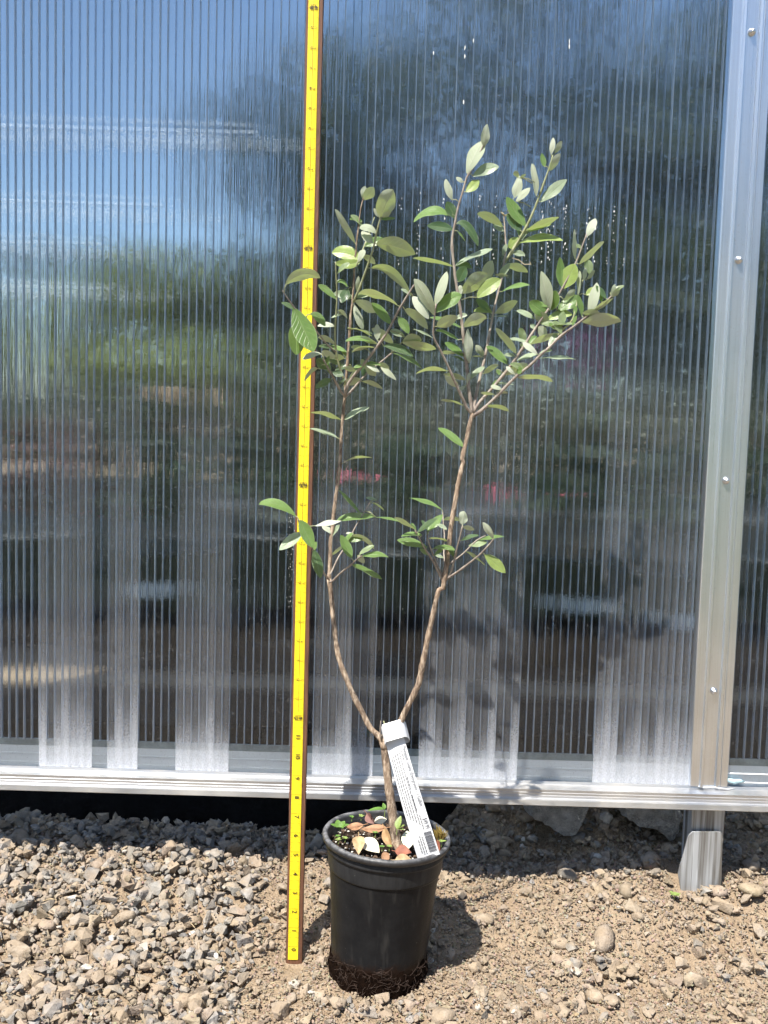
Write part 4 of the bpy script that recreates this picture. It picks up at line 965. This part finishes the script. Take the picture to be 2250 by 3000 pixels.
    o = bpy.data.objects.new('leaf', me); link(o); setpar(o, shrub)
    tc_ = TINT[tint]; kk = lrs.uniform(0.85, 1.2); o.color = (tc_[0]*kk, tc_[1]*kk, tc_[2]*kk, 1); nleaf += 1
print('leaves', nleaf)
# withered bud at a shoot tip
mb = MB()
for k in range(7):
    p0 = P(*px('B', 578, 850), -0.055); d = Vector((random.gauss(0, 1), random.gauss(0, .5), random.uniform(0.2, 1.2))).normalized() * 0.007
    mb.tube([p0, p0 + d * 0.5 + Vector((0.001, 0, 0)), p0 + d], [0.0007, 0.0009, 0.0003], 5)
mb.tube([P(*px('B', 640, 1165), -0.066), P(*px('B', 690, 1180), -0.07), P(*px('B', 730, 1212), -0.072), P(*px('B', 780, 1210), -0.07), P(*px('B', 770, 1190), -0.07)], [0.0006] * 5, 5)
mb.build('withered_bud', dryleaf('withered', (0.30, 0.24, 0.16), (0.55, 0.48, 0.33)), shrub)

# ------------------------------------------------------------------ plant label
lab = empty('plant_label', P(1258, 2500, -0.150)); tag(lab, 'long white printed plant label looped round a stem and leaning into the pot', 'plant label')
TL, TR_ = P(1131, 2183, -0.124), P(1185, 2168, -0.126); BLc, BRc = P(1224, 2520, -0.158), P(1289, 2503, -0.162)
def lp(u, v, d=0.0):
    """u along the label's width (0 left), v down its length"""
    a = TL.lerp(BLc, v); b_ = TR_.lerp(BRc, v); q = a.lerp(b_, u)
    nrm = (BLc - TL).cross(TR_ - TL).normalized(); nrm = nrm if nrm.y < 0 else -nrm
    bow = 0.005 * math.sin(math.pi * v) + 0.002 * math.sin(2.4 * math.pi * v) * (u - 0.4) - 0.0012 * (2 * u - 1) ** 2
    return q + nrm * (bow + d)
mb = MB(); nu_, nv_ = 4, 24
for j in range(nv_ + 1):
    for i in range(nu_ + 1): mb.V.append(lp(i / nu_, j / nv_ * 1.04 - 0.04))
mb.F = [(j*(nu_+1)+i, (j+1)*(nu_+1)+i, (j+1)*(nu_+1)+i+1, j*(nu_+1)+i+1) for j in range(nv_) for i in range(nu_)]
strip = mb.build('strip', PAPER, lab, True)
LL = (BLc - TL).length; LW = (TR_ - TL).length
pr_ = MB()
def ltext(s, size, u, v0, v1):
    V_, F_ = text(s, size); x0 = min(p.x for p in V_); x1 = max(p.x for p in V_)
    pr_.add([lp(u + p.y / LW, v0 + (p.x - x0) / (x1 - x0) * (v1 - v0), 0.0004) for p in V_], F_)
ltext('Pineapple Guava (Evergreen) - 1 Gallon', 0.0062, 0.87, 0.05, 0.57)
ltext('$49.99', 0.0070, 0.83, 0.675, 0.765)
# the small print: rows of words too fine to read
rs2 = random.Random(5)
def words(u, v0, v1, h):
    v = v0
    while v < v1:
        L_ = rs2.uniform(0.010, 0.030)
        e_ = min(v + L_, v1)
        pr_.add([lp(u - h, v, 0.0004), lp(u - h, e_, 0.0004), lp(u + h, e_, 0.0004), lp(u + h, v, 0.0004)], [(0, 1, 2, 3)]); v += L_ + 0.006
for u, v0, v1 in ((0.70, 0.08, 0.17), (0.62, 0.30, 0.42), (0.60, 0.46, 0.60), (0.56, 0.09, 0.72), (0.44, 0.09, 0.70), (0.33, 0.10, 0.68), (0.22, 0.11, 0.66), (0.12, 0.12, 0.62), (0.66, 0.64, 0.77), (0.48, 0.82, 0.97), (0.38, 0.81, 0.97), (0.28, 0.84, 0.96)):
    words(u, v0, v1, 0.021)
pr_.build('lettering', PRINT, strip)
bc = MB(); v = 0.790
while v < 0.965:
    w_ = rs2.choice([0.002, 0.002, 0.004, 0.006]); bc.add([lp(0.60, v, 0.0004), lp(0.60, v + w_, 0.0004), lp(0.94, v + w_, 0.0004), lp(0.94, v, 0.0004)], [(0, 1, 2, 3)]); v += w_ + rs2.choice([0.0015, 0.002, 0.003])
bc.build('barcode', PRINT, strip)
# the loop: a strip bent into an eight-sided ring round the stem
LC = P(1156, 2150, YT - 0.010); Ax = (P(1162, 2172, YT - 0.018) - P(1150, 2120, YT - 0.002)).normalized()
Ux = Vector((0.94, 0.10, 0.30)); Ux = (Ux - Ax * Ux.dot(Ax)).normalized(); Vx = Ax.cross(Ux); Vx = Vx if Vx.y < 0 else -Vx
hh = 0.0118
ring = [(-0.0145, 0.004), (-0.0118, 0.0105), (0.0105, 0.0118), (0.0142, 0.006), (0.0168, -0.004), (0.0150, -0.011), (-0.004, -0.013), (-0.013, -0.007)]
mb = MB(); n = len(ring)
for sgn in (-1, 1):
    for off in (0.0, 0.00055):
        for x, y in ring: mb.V.append(LC + Ux * x * (1 + off * 40) + Vx * y * (1 + off * 40) + Ax * (sgn * hh + 0.0012 * math.sin(x * 300)))
for i in range(n):
    i2 = (i + 1) % n
    mb.F += [(n + i, n + i2, 3*n + i2, 3*n + i), (i, 2*n + i, 2*n + i2, i2), (i, i2, n + i2, n + i), (2*n + i, 3*n + i, 3*n + i2, 2*n + i2)]
mb.build('loop', PAPER, lab)

# ------------------------------------------------------------------ dry leaves lying in the pot
def loose_leaf(name, base_px, tip_px, Y0, Y1, wid, up, mat, label, cat, curl=0.0, fold=0.25):
    Q0 = P(*base_px, Y0); Q2 = P(*tip_px, Y1); t = (Q2 - Q0); L_ = t.length; t.normalize()
    N_ = (Vector(up) - t * Vector(up).dot(t)).normalized(); S_ = t.cross(N_); Vv = []; NU, NV = 6, 10; ph = random.uniform(0, 6)
    for j in range(NV + 1):
        v = j / NV; hw = wid / 2 * max(0.02, math.sin(math.pi * v ** 0.85)) ** 0.9
        for i in range(NU + 1):
            a = 2 * i / NU - 1
            Vv.append(Q0 + t * (L_ * v) + S_ * a * hw + N_ * (fold * abs(a) * hw + curl * L_ * v * (1 - v) * 4 + 0.06 * hw * math.sin(5 * v + ph + 2 * a)))
    Ff = [(j*(NU+1)+i, j*(NU+1)+i+1, (j+1)*(NU+1)+i+1, (j+1)*(NU+1)+i) for j in range(NV) for i in range(NU)]
    mb = MB(); mb.V = Vv; mb.F = Ff; mb.tube([Q0 - t * 0.006 + N_ * 0.001, Q0, Q0 + t * (L_ * 0.5) - N_ * 0.0004, Q2], [0.0006, 0.0006, 0.0004, 0.0002], 5)
    o = obj(name, mb.V, mb.F, mat, None, True); tag(o, label, cat, 'dead leaves lying in the pot' if 'dry' in name else None); return o
TAN = dryleaf('dry_tan', (0.34, 0.22, 0.11), (0.60, 0.44, 0.25)); CREAM = dryleaf('dry_cream', (0.72, 0.64, 0.46), (0.80, 0.74, 0.58)); RUST = dryleaf('dry_rust', (0.20, 0.065, 0.04), (0.36, 0.14, 0.085))
ORNG = dryleaf('dry_orange', (0.28, 0.14, 0.075), (0.46, 0.27, 0.15)); DKRD = dryleaf('dry_dark', (0.14, 0.07, 0.06), (0.26, 0.13, 0.10)); BRWN = dryleaf('dry_brown', (0.24, 0.14, 0.06), (0.42, 0.27, 0.13))
PALE = dryleaf('dry_spotted', (0.66, 0.68, 0.48), (0.78, 0.78, 0.60))
def hpx(x, y): return (950 + x * 380 / 1659, 2340 + y * 380 / 1659)
loose_leaf('dry_leaf', hpx(440, 480), hpx(440, 715), -0.125, -0.152, 0.0160, (0, -0.8, 0.5), TAN, 'tan curled dry leaf with upright stalk at the front of the pot', 'leaf', 0.10, 0.45)
loose_leaf('dry_leaf', hpx(470, 520), hpx(705, 690), -0.120, -0.145, 0.0215, (0.1, -0.6, 0.8), CREAM, 'broad cream dry leaf lying flat beside the tan curled leaf', 'leaf', 0.05, 0.1)
loose_leaf('dry_leaf', hpx(500, 335), hpx(262, 370), -0.100, -0.105, 0.0125, (0, -0.5, 0.9), ORNG, 'narrow orange-brown dry leaf pointing left beside the green clover seedling', 'leaf', -0.12, 0.4)
loose_leaf('dry_leaf', hpx(800, 370), hpx(470, 385), -0.112, -0.108, 0.0130, (0, -0.5, 0.9), ORNG, 'long orange-brown dry leaf lying against the foot of the trunk', 'leaf', -0.10, 0.4)
loose_leaf('dry_leaf', hpx(545, 190), hpx(640, 320), -0.075, -0.088, 0.0120, (-0.6, -0.7, 0.4), DKRD, 'dark reddish folded dry leaf standing at the back of the pot', 'leaf', 0.05, 0.6)
loose_leaf('dry_leaf', hpx(770, 375), hpx(875, 655), -0.122, -0.148, 0.0115, (-0.4, -0.8, 0.4), BRWN, 'brown narrow dry leaf with a hole leaning on the trunk', 'leaf', 0.08, 0.5)
loose_leaf('dry_leaf', hpx(905, 670), hpx(1112, 690), -0.150, -0.156, 0.0150, (0, -0.6, 0.8), RUST, 'rust red dry leaf at the front of the pot by the label foot', 'leaf', 0.12, 0.2)
loose_leaf('dry_leaf', hpx(1075, 640), hpx(1060, 410), -0.142, -0.115, 0.0165, (0, -0.6, 0.8), PALE, 'pale yellowish spotted leaf between the trunk and the white label', 'leaf', 0.05, 0.15)
loose_leaf('dry_leaf', hpx(640, 300), hpx(800, 262), -0.078, -0.074, 0.0125, (0, -0.5, 0.9), CREAM, 'small cream dry leaf behind the trunk at the back of the soil', 'leaf', 0.05, 0.15)
loose_leaf('dry_leaf', hpx(735, 780), hpx(830, 700), -0.166, -0.158, 0.0110, (0.2, -0.7, 0.6), ORNG, 'orange leaf fragment poking over the front rim of the pot', 'leaf', 0.05, 0.25)
loose_leaf('dry_leaf', hpx(905, 785), hpx(1110, 770), -0.168, -0.168, 0.0120, (0, -0.7, 0.6), TAN, 'pale tan leaf fragment against the front rim below the rust red leaf', 'leaf', 0.15, 0.25)
loose_leaf('dry_leaf', hpx(1430, 540), hpx(1480, 660), -0.135, -0.150, 0.0120, (-0.7, -0.5, 0.4), RUST, 'reddish dry leaf tucked between the white label and the right rim', 'leaf', 0.05, 0.25)

# ------------------------------------------------------------------ seedlings
def seedling(name, loc, leaves, mat, label, h=0.008, group=None):
    """small rosette: each leaf (azimuth, tilt, length, width)"""
    root = empty(name, loc); tag(root, label, 'seedling', group)
    mb = MB(); mb.tube([Vector(loc) - Vector((0, 0, 0.004)), Vector(loc) + Vector((0.0004, 0, h * 0.5)), Vector(loc) + Vector((0, 0, h))], [0.0006, 0.0006, 0.0005], 5); mb.build('stalk', LIME, root)
    for az, tl, L_, wd in leaves:
        t = Vector((math.cos(az) * math.cos(tl), math.sin(az) * math.cos(tl), math.sin(tl))); S_ = t.cross(Vector((0, 0, 1))).normalized(); N_ = S_.cross(t); Vv = []
        for j in range(7):
            v = j / 6; hw = wd / 2 * max(0.05, math.sin(math.pi * v ** 0.75)) ** 0.7
            for i in range(5):
                a = i / 2 - 1; Vv.append(Vector(loc) + Vector((0, 0, h)) + t * (L_ * v) + S_ * a * hw + N_ * (0.2 * abs(a) * hw - 0.15 * L_ * v * v))
        obj('leaf', Vv, [(j*5+i, j*5+i+1, (j+1)*5+i+1, (j+1)*5+i) for j in range(6) for i in range(4)], mat, root, True)
def ring_leaves(n, L_, wd, tl=0.35, j=0.3): return [(2 * math.pi * k / n + random.uniform(-j, j), tl + random.uniform(-.2, .2), L_ * random.uniform(.8, 1.15), wd) for k in range(n)]
seedling('seedling', tuple(P(*hpx(190, 400), -0.112)), ring_leaves(6, 0.0130, 0.0098, 0.55), GREEN, 'bright green round-leaved seedling at the left inside the pot rim', 0.002)
seedling('seedling', tuple(P(*hpx(925, 420), -0.128)), [(1.0, 1.1, 0.016, 0.009), (0.2, 0.5, 0.011, 0.008), (-0.3, 0.1, 0.010, 0.007)], LIME, 'lime green sprout growing right against the trunk foot', 0.004)
seedling('seedling', tuple(P(*hpx(770, 190), -0.088)), [(3.25, 0.05, 0.022, 0.011), (2.0, 1.0, 0.008, 0.006)], GREEN, 'green leafy sprout lying behind the trunk at the back rim', 0.006)
seedling('seedling', tuple(P(*hpx(1495, 590), -0.140)), ring_leaves(4, 0.006, 0.005, 0.5), LIME, 'tiny pale seedling at the right edge inside the pot', 0.004)
for k, (x, y, Y) in enumerate(((350, 250, -0.075), (470, 240, -0.074), (170, 500, -0.130), (265, 520, -0.135), (740, 630, -0.150), (830, 630, -0.150), (650, 455, -0.125), (180, 540, -0.137))):
    seedling('seedling', tuple(P(*hpx(x, y), Y)), ring_leaves(5, 0.0045, 0.0038, 0.5), LIME if k % 2 else GREEN,
             ['tiny seedling near the dark folded leaf at the back left of the pot', 'tiny pale seedling beside the dark folded leaf stalk', 'tiny green seedling below the clover seedling at the left', 'tiny pale seedling left of the tan curled leaf', 'tiny green seedling between cream leaf and trunk foot',
              'tiny pale seedling touching the lower end of the brown narrow leaf', 'tiny green seedling just below the long orange leaf', 'tiny pale seedling nearest the left front rim'][k], 0.0012, 'tiny weeds in the pot soil')
mb = MB(); c0 = P(*hpx(1470, 470), -0.118)
for _ in range(120):
    d = Vector((random.gauss(0, 0.0045), random.gauss(0, 0.004), abs(random.gauss(0, 0.005)))); mb.tube([c0 + d * 0.7 - Vector((0, 0, 0.004)), c0 + d], [0.0009, 0.0004], 4)
o = mb.build('moss', mat_simple('moss', (0.20, 0.14, 0.03), 0.9, nscale=200, namp=0.5)); tag(o, 'yellow-brown moss tuft inside the right edge of the pot', 'moss')
p = place_px(1975, 2640); 
seedling('seedling', (p.x, p.y, p.z + 0.006), ring_leaves(5, 0.0085, 0.007, 0.5), LIME, 'yellow-green seedling on the dirt left of the galvanised bracket', 0.003)

# ------------------------------------------------------------------ concrete lumps under the rail
def chunk(name, poly, Y, depth, label):
    """rough broken lump: outline at distance Y, going back by depth"""
    n = len(poly); front = [P(x, y, Y) for x, y in poly]; c = sum(front, Vector()) / n; mb = MB()
    bm = bmesh.new(); vs = []
    lay = [(0.80, 0.0), (1.0, 0.35), (1.0, 0.8), (0.85, 1.0)]
    for s, d in lay: vs.append([bm.verts.new(c + (p_ - c) * s + Vector((0, depth * d, 0))) for p_ in front])
    for a, b_ in zip(vs[:-1], vs[1:]):
        for i in range(n): bm.faces.new((a[i], a[(i+1) % n], b_[(i+1) % n], b_[i]))
    bm.faces.new(vs[0][::-1]); bm.faces.new(vs[-1])
    bmesh.ops.triangulate(bm, faces=bm.faces[:])
    bmesh.ops.subdivide_edges(bm, edges=bm.edges[:], cuts=4, use_grid_fill=True)
    for v in bm.verts:
        k = 0.006 * mnoise.noise(v.co * 70) + 0.004 * mnoise.noise(v.co * 190) + 0.002 * mnoise.noise(v.co * 480)
        v.co += (v.co - c - Vector((0, depth / 2, 0))).normalized() * k
    bmesh.ops.recalc_face_normals(bm, faces=bm.faces[:])
    me = bpy.data.meshes.new(name); bm.to_mesh(me); bm.free(); me.materials.append(CONC); o = bpy.data.objects.new(name, me); link(o); tag(o, label, 'concrete', 'broken concrete under the bottom rail')
chunk('concrete_chunk', [(1535, 2350), (1740, 2350), (1728, 2400), (1700, 2455), (1655, 2462), (1600, 2425), (1550, 2400)], 0.19, 0.09, 'broken concrete lump under the rail midway between pot and bracket')
chunk('concrete_chunk', [(1810, 2350), (2010, 2350), (2005, 2440), (1975, 2475), (1930, 2440), (1860, 2420), (1825, 2400)], 0.175, 0.10, 'broken concrete lump under the rail just left of the galvanised post')

# ------------------------------------------------------------------ inside and beyond, seen through the sheet
CARD = {}
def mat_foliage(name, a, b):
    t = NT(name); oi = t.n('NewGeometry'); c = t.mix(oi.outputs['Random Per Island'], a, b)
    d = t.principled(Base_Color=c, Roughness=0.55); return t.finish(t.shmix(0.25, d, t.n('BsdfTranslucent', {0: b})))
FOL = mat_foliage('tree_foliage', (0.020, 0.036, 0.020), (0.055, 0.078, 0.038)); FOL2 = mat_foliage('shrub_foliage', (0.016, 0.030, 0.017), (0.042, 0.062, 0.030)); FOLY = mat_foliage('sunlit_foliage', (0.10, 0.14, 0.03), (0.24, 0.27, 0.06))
TRUNK = mat_simple('tree_bark', (0.10, 0.075, 0.055), 0.9, nscale=20, namp=0.5)
def leafcloud(centres, n, size, rs):
    mb_v, mb_f = [], []
    cs = [(Vector(c), Vector(r)) for c, r in centres]; wts = [r.x * r.y * r.z for c, r in cs]
    for i in range(n):
        c, r = rs.choices(cs, wts)[0]
        d = Vector((rs.gauss(0, 1), rs.gauss(0, 1), rs.gauss(0, 1))).normalized() * (rs.random() ** 0.45)
        p_ = c + Vector((d.x * r.x, d.y * r.y, d.z * r.z)); t = Vector((rs.gauss(0, 1), rs.gauss(0, 1), rs.gauss(0, .7))).normalized(); s = t.cross(Vector((rs.gauss(0, 1), rs.gauss(0, 1), rs.gauss(0, 1)))).normalized(); L_ = size * rs.uniform(.6, 1.3)
        b_ = len(mb_v); mb_v += [p_ - t * L_ / 2, p_ + s * L_ * .28, p_ + t * L_ / 2, p_ - s * L_ * .28]; mb_f.append((b_, b_+1, b_+2, b_+3))
    return mb_v, mb_f
def tree(loc, h, spread, n, size, mat, label, rs, group='trees beyond the greenhouse'):
    root = empty('tree', loc); L0 = Vector(loc); tag(root, label, 'tree', group)
    mb = MB(); pts = [L0 + Vector((0.06 * h * mnoise.noise((k * .7, loc[0], 0)), 0, h * 0.62 * k / 6)) for k in range(7)]; mb.tube(pts, [0.035 * h * (1 - 0.12 * k) * 0.6 for k in range(7)], 8)
    cl = []
    for k in range(16):
        a = rs.uniform(0, 6.28); u = rs.uniform(0.25, 0.98); rr = spread * math.sin(math.pi * min(.95, u * .8 + .12)) * rs.uniform(.35, .8); c = L0 + Vector((math.cos(a) * rr, math.sin(a) * rr, u * h))
        cl.append((c, Vector((1, 1, .8)) * spread * rs.uniform(.25, .42))); mb.tube([L0 + Vector((0, 0, max(.15, u - .22) * h * .8)), (L0 + Vector((0, 0, u * h * .7))).lerp(c, .6), c], [0.010 * h * .5, .006 * h * .5, .002 * h], 5)
    mb.build('trunk', TRUNK, root); V_, F_ = leafcloud(cl, n, size, rs); obj('crown', V_, F_, mat, root)
rs3 = random.Random(11)
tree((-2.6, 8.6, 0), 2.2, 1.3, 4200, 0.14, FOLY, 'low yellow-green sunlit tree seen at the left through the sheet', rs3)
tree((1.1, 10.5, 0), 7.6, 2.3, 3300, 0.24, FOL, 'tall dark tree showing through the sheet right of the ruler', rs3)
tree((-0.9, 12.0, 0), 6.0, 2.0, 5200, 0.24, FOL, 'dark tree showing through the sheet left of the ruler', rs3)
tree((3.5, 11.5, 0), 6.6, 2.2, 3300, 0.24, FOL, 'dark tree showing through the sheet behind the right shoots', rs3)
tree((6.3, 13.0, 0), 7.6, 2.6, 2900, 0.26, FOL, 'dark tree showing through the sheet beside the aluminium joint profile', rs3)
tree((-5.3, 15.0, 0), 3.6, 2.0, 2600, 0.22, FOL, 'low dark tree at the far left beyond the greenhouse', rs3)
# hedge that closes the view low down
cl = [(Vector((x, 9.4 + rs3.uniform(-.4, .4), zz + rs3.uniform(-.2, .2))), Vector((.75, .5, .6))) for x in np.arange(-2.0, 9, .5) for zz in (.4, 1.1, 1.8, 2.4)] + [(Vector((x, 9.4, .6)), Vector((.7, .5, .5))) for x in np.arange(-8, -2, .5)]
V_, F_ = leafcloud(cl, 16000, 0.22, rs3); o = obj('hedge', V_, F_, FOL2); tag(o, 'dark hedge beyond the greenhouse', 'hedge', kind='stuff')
lw = MB(); lw.add([(-60, -70, 0.062), (60, -70, 0.062), (60, -1.95, 0.062), (-60, -1.95, 0.062)], [(0, 1, 2, 3)])  # unseen grass, drawn up close behind the viewer to darken the sheet's reflections
o = lw.build('lawn', mat_simple('grass', (0.040, 0.062, 0.018), 0.9, nscale=3, namp=0.5)); tag(o, 'grass across the yard, mirrored in the aluminium', None, kind='structure')
# trees behind the viewer, mirrored in sheet and aluminium
cl = [(Vector((x, -16 + rs3.uniform(-2, 2), rs3.uniform(1.0, 4.6))), Vector((1.6, 1.2, 1.5))) for x in np.arange(-12, 16, 1.0)]
V_, F_ = leafcloud(cl, 9000, 0.34, rs3); o = obj('tree_line', V_, F_, FOL); tag(o, 'tree line across the yard mirrored in the sheet', 'trees', kind='stuff')
# stock plants inside
BLK = mat_simple('black_plastic', (0.016, 0.016, 0.017), 0.45, nscale=60, namp=0.3); WHT = mat_simple('white_card', (0.80, 0.80, 0.80), 0.5, nscale=40, namp=0.05)
PINK = mat_simple('pink_plastic', (0.75, 0.12, 0.20), 0.45, nscale=60, namp=0.1); TURQ = mat_simple('turquoise_plastic', (0.05, 0.52, 0.55), 0.4, nscale=60, namp=0.1); MAG = mat_foliage('magenta_petals', (0.14, 0.012, 0.085), (0.24, 0.03, 0.16)); TERR = mat_simple('terracotta', (0.32, 0.12, 0.07), 0.8, nscale=60, namp=0.2)
def stock(x, Y, r, h, fh, fr, n, label, extra=None, mat=FOL2, pm=BLK):
    z0 = 0.165; root = empty('nursery_plant', (x, Y, z0)); tag(root, label, 'potted plant', 'stock plants inside the greenhouse')
    mb = MB(); mb.lathe([(0.0, 0.0), (r*.8, 0), (r*.98, h*.94), (r*1.06, h*.94), (r*1.06, h), (r*.98, h), (r*.95, h*.9), (0, h*.9)], 32); mb.V = [v + Vector((x, Y, z0)) for v in mb.V]; mb.build('pot', pm, root, True)
    mb = MB()
    cl = []
    for k in range(7):
        a = rs3.uniform(0, 6.28); q = rs3.uniform(0, fr * .7); c = Vector((x + math.cos(a) * q, Y + math.sin(a) * q, z0 + h + fh * rs3.uniform(.25, .85))); cl.append((c, Vector((1, 1, .9)) * fr * .5)); mb.tube([Vector((x, Y, z0 + h * .85)), (Vector((x, Y, z0 + h)) + c) / 2, c], [.006, .004, .002], 5)
    mb.build('stem', TRUNK, root); V_, F_ = leafcloud(cl, n, .055, rs3); obj('foliage', V_, F_, mat, root)
    if extra:
        m_, ax, az, w_, h_ = extra; mb = MB(); mb.box((x + ax - w_/2, Y - r*1.06 - .004, z0 + az - h_/2), (x + ax + w_/2, Y - r*1.06 - .001, z0 + az + h_/2)); mb.build('card', m_, root)
def at(pxx, pyy, Y): q = P(pxx, pyy, Y); return q.x, q.z
Yp = 0.95
for (ppx, ppy, Y, r, h, fh, fr, n, m_, cw_, ch_, lb, mat, pm) in (
    (110, 1800, 1.10, .13, .26, .34, .16, 420, None, 0, 0, 'reddish-leaved plant in a black pot inside at the far left', mat_foliage('bronze_foliage', (.05, .022, .018), (.11, .05, .038)), BLK),
    (490, 1705, 0.95, .12, .25, .36, .15, 420, WHT, .085, .032, 'black potted plant with a white card inside left of the ruler', FOL2, BLK),
    (830, 1750, 1.15, .13, .27, .42, .17, 460, None, 0, 0, 'black potted plant inside directly behind the ruler', FOL2, BLK),
    (1180, 1760, 1.05, .12, .25, .40, .15, 460, None, 0, 0, 'black potted plant inside behind the two woody stems', FOL2, BLK),
    (1670, 1748, 0.95, .12, .26, .36, .15, 420, WHT, .082, .032, 'black potted plant with a bright white card inside right of the shrub', FOL2, BLK),
    (1955, 1795, 0.90, .11, .24, .34, .14, 380, WHT, .060, .032, 'black potted plant with a dim white card inside beside the joint profile', FOL2, BLK),
    (2330, 1780, 1.05, .12, .25, .36, .15, 380, None, 0, 0, 'black potted plant inside right of the joint profile', FOL2, BLK)):
    x, z = at(ppx, ppy, Y); stock(x, Y, r, h, fh, fr, n, lb, (m_, 0, z - .165, cw_, ch_) if m_ else None, mat, pm)
def card_thing(name, ppx, ppy, Y, w_, h_, m_, label, cat):
    x, z = at(ppx, ppy, Y); mb = MB(); mb.lathe([(w_*.42, -h_/2), (w_*.5, h_/2), (w_*.47, h_/2), (w_*.40, -h_/2 + .004), (0, -h_/2 + .004)], 24); mb.V = [v + Vector((x, Y, z)) for v in mb.V]; o = mb.build(name, m_, None, True); tag(o, label, cat)
    return o
# shelf with small coloured pots along the back
sh_ = MB(); x0, zs = at(1100, 1498, 1.9); sh_.box((-2.0, 1.85, zs - .02), (2.2, 2.15, zs))
for xx in (-1.6, -.5, .55, 1.7): sh_.box((xx, 1.9, .19), (xx + .04, 2.1, zs - .021))
o = sh_.build('shelf', mat_simple('grey_timber', (.030, .028, .027), .85, nscale=20, namp=.4)); tag(o, 'dark timber shelf along the back inside the greenhouse', 'shelf')
card_thing('small_pot', 1625, 1461, 2.0, .14, .060, PINK, 'pink pot on the back shelf seen right of the shrub', 'pot')
card_thing('small_pot', 470, 1431, 2.0, .13, .040, TURQ, 'turquoise dish on the back shelf seen left of the ruler', 'dish')
card_thing('small_pot', 260, 1492, 2.0, .12, .050, PINK, 'dull pink pot on the back shelf at the far left', 'pot')
card_thing('small_pot', 1130, 1408, 2.0, .07, .050, PINK, 'small pink pot on the back shelf between the two woody stems', 'pot')
card_thing('small_pot', 505, 1160, 2.05, .075, .06, mat_simple('buff', (.30, .20, .13), .7), 'buff pot high on the rack seen left of the ruler', 'pot')
x, z = at(1692, 1040, 1.6); cl = [(Vector((x, 1.6, z)), Vector((.035, .03, .11)))]
root = empty('flower_spike', (x, 1.6, z - .5)); tag(root, 'magenta flower spike seen through the sheet at the right', 'flower')
V_, F_ = leafcloud(cl, 240, .035, rs3); obj('petals', V_, F_, MAG, root); mb = MB(); mb.tube([(x, 1.6, .3), (x, 1.6, z)], .006, 6); mb.build('stalk', TRUNK, root)
mb = MB(); rs4 = random.Random(3)
for _ in range(60):
    x, y = rs4.uniform(-0.5, 0.6), rs4.uniform(-0.24, 0.10); j, i = int((y - HY0) / HS), int((x - HX0) / HS)
    if blocked(x, y, 0.01): continue
    a = rs4.uniform(0, 6.28); L_ = rs4.uniform(0.006, 0.022); d = Vector((math.cos(a), math.sin(a), rs4.uniform(-.1, .25))) * L_; p0 = Vector((x, y, HM[j, i] + 0.001))
    mb.tube([p0, p0 + d * 0.5 + Vector((0, 0, 0.001)), p0 + d], [0.0005, 0.0006, 0.0003], 4)
o = mb.build('straw', mat_simple('straw', (0.40, 0.31, 0.19), 0.8, nscale=100, namp=0.4), ground); o['kind'] = 'stuff'
print('objects', len(bpy.data.objects))
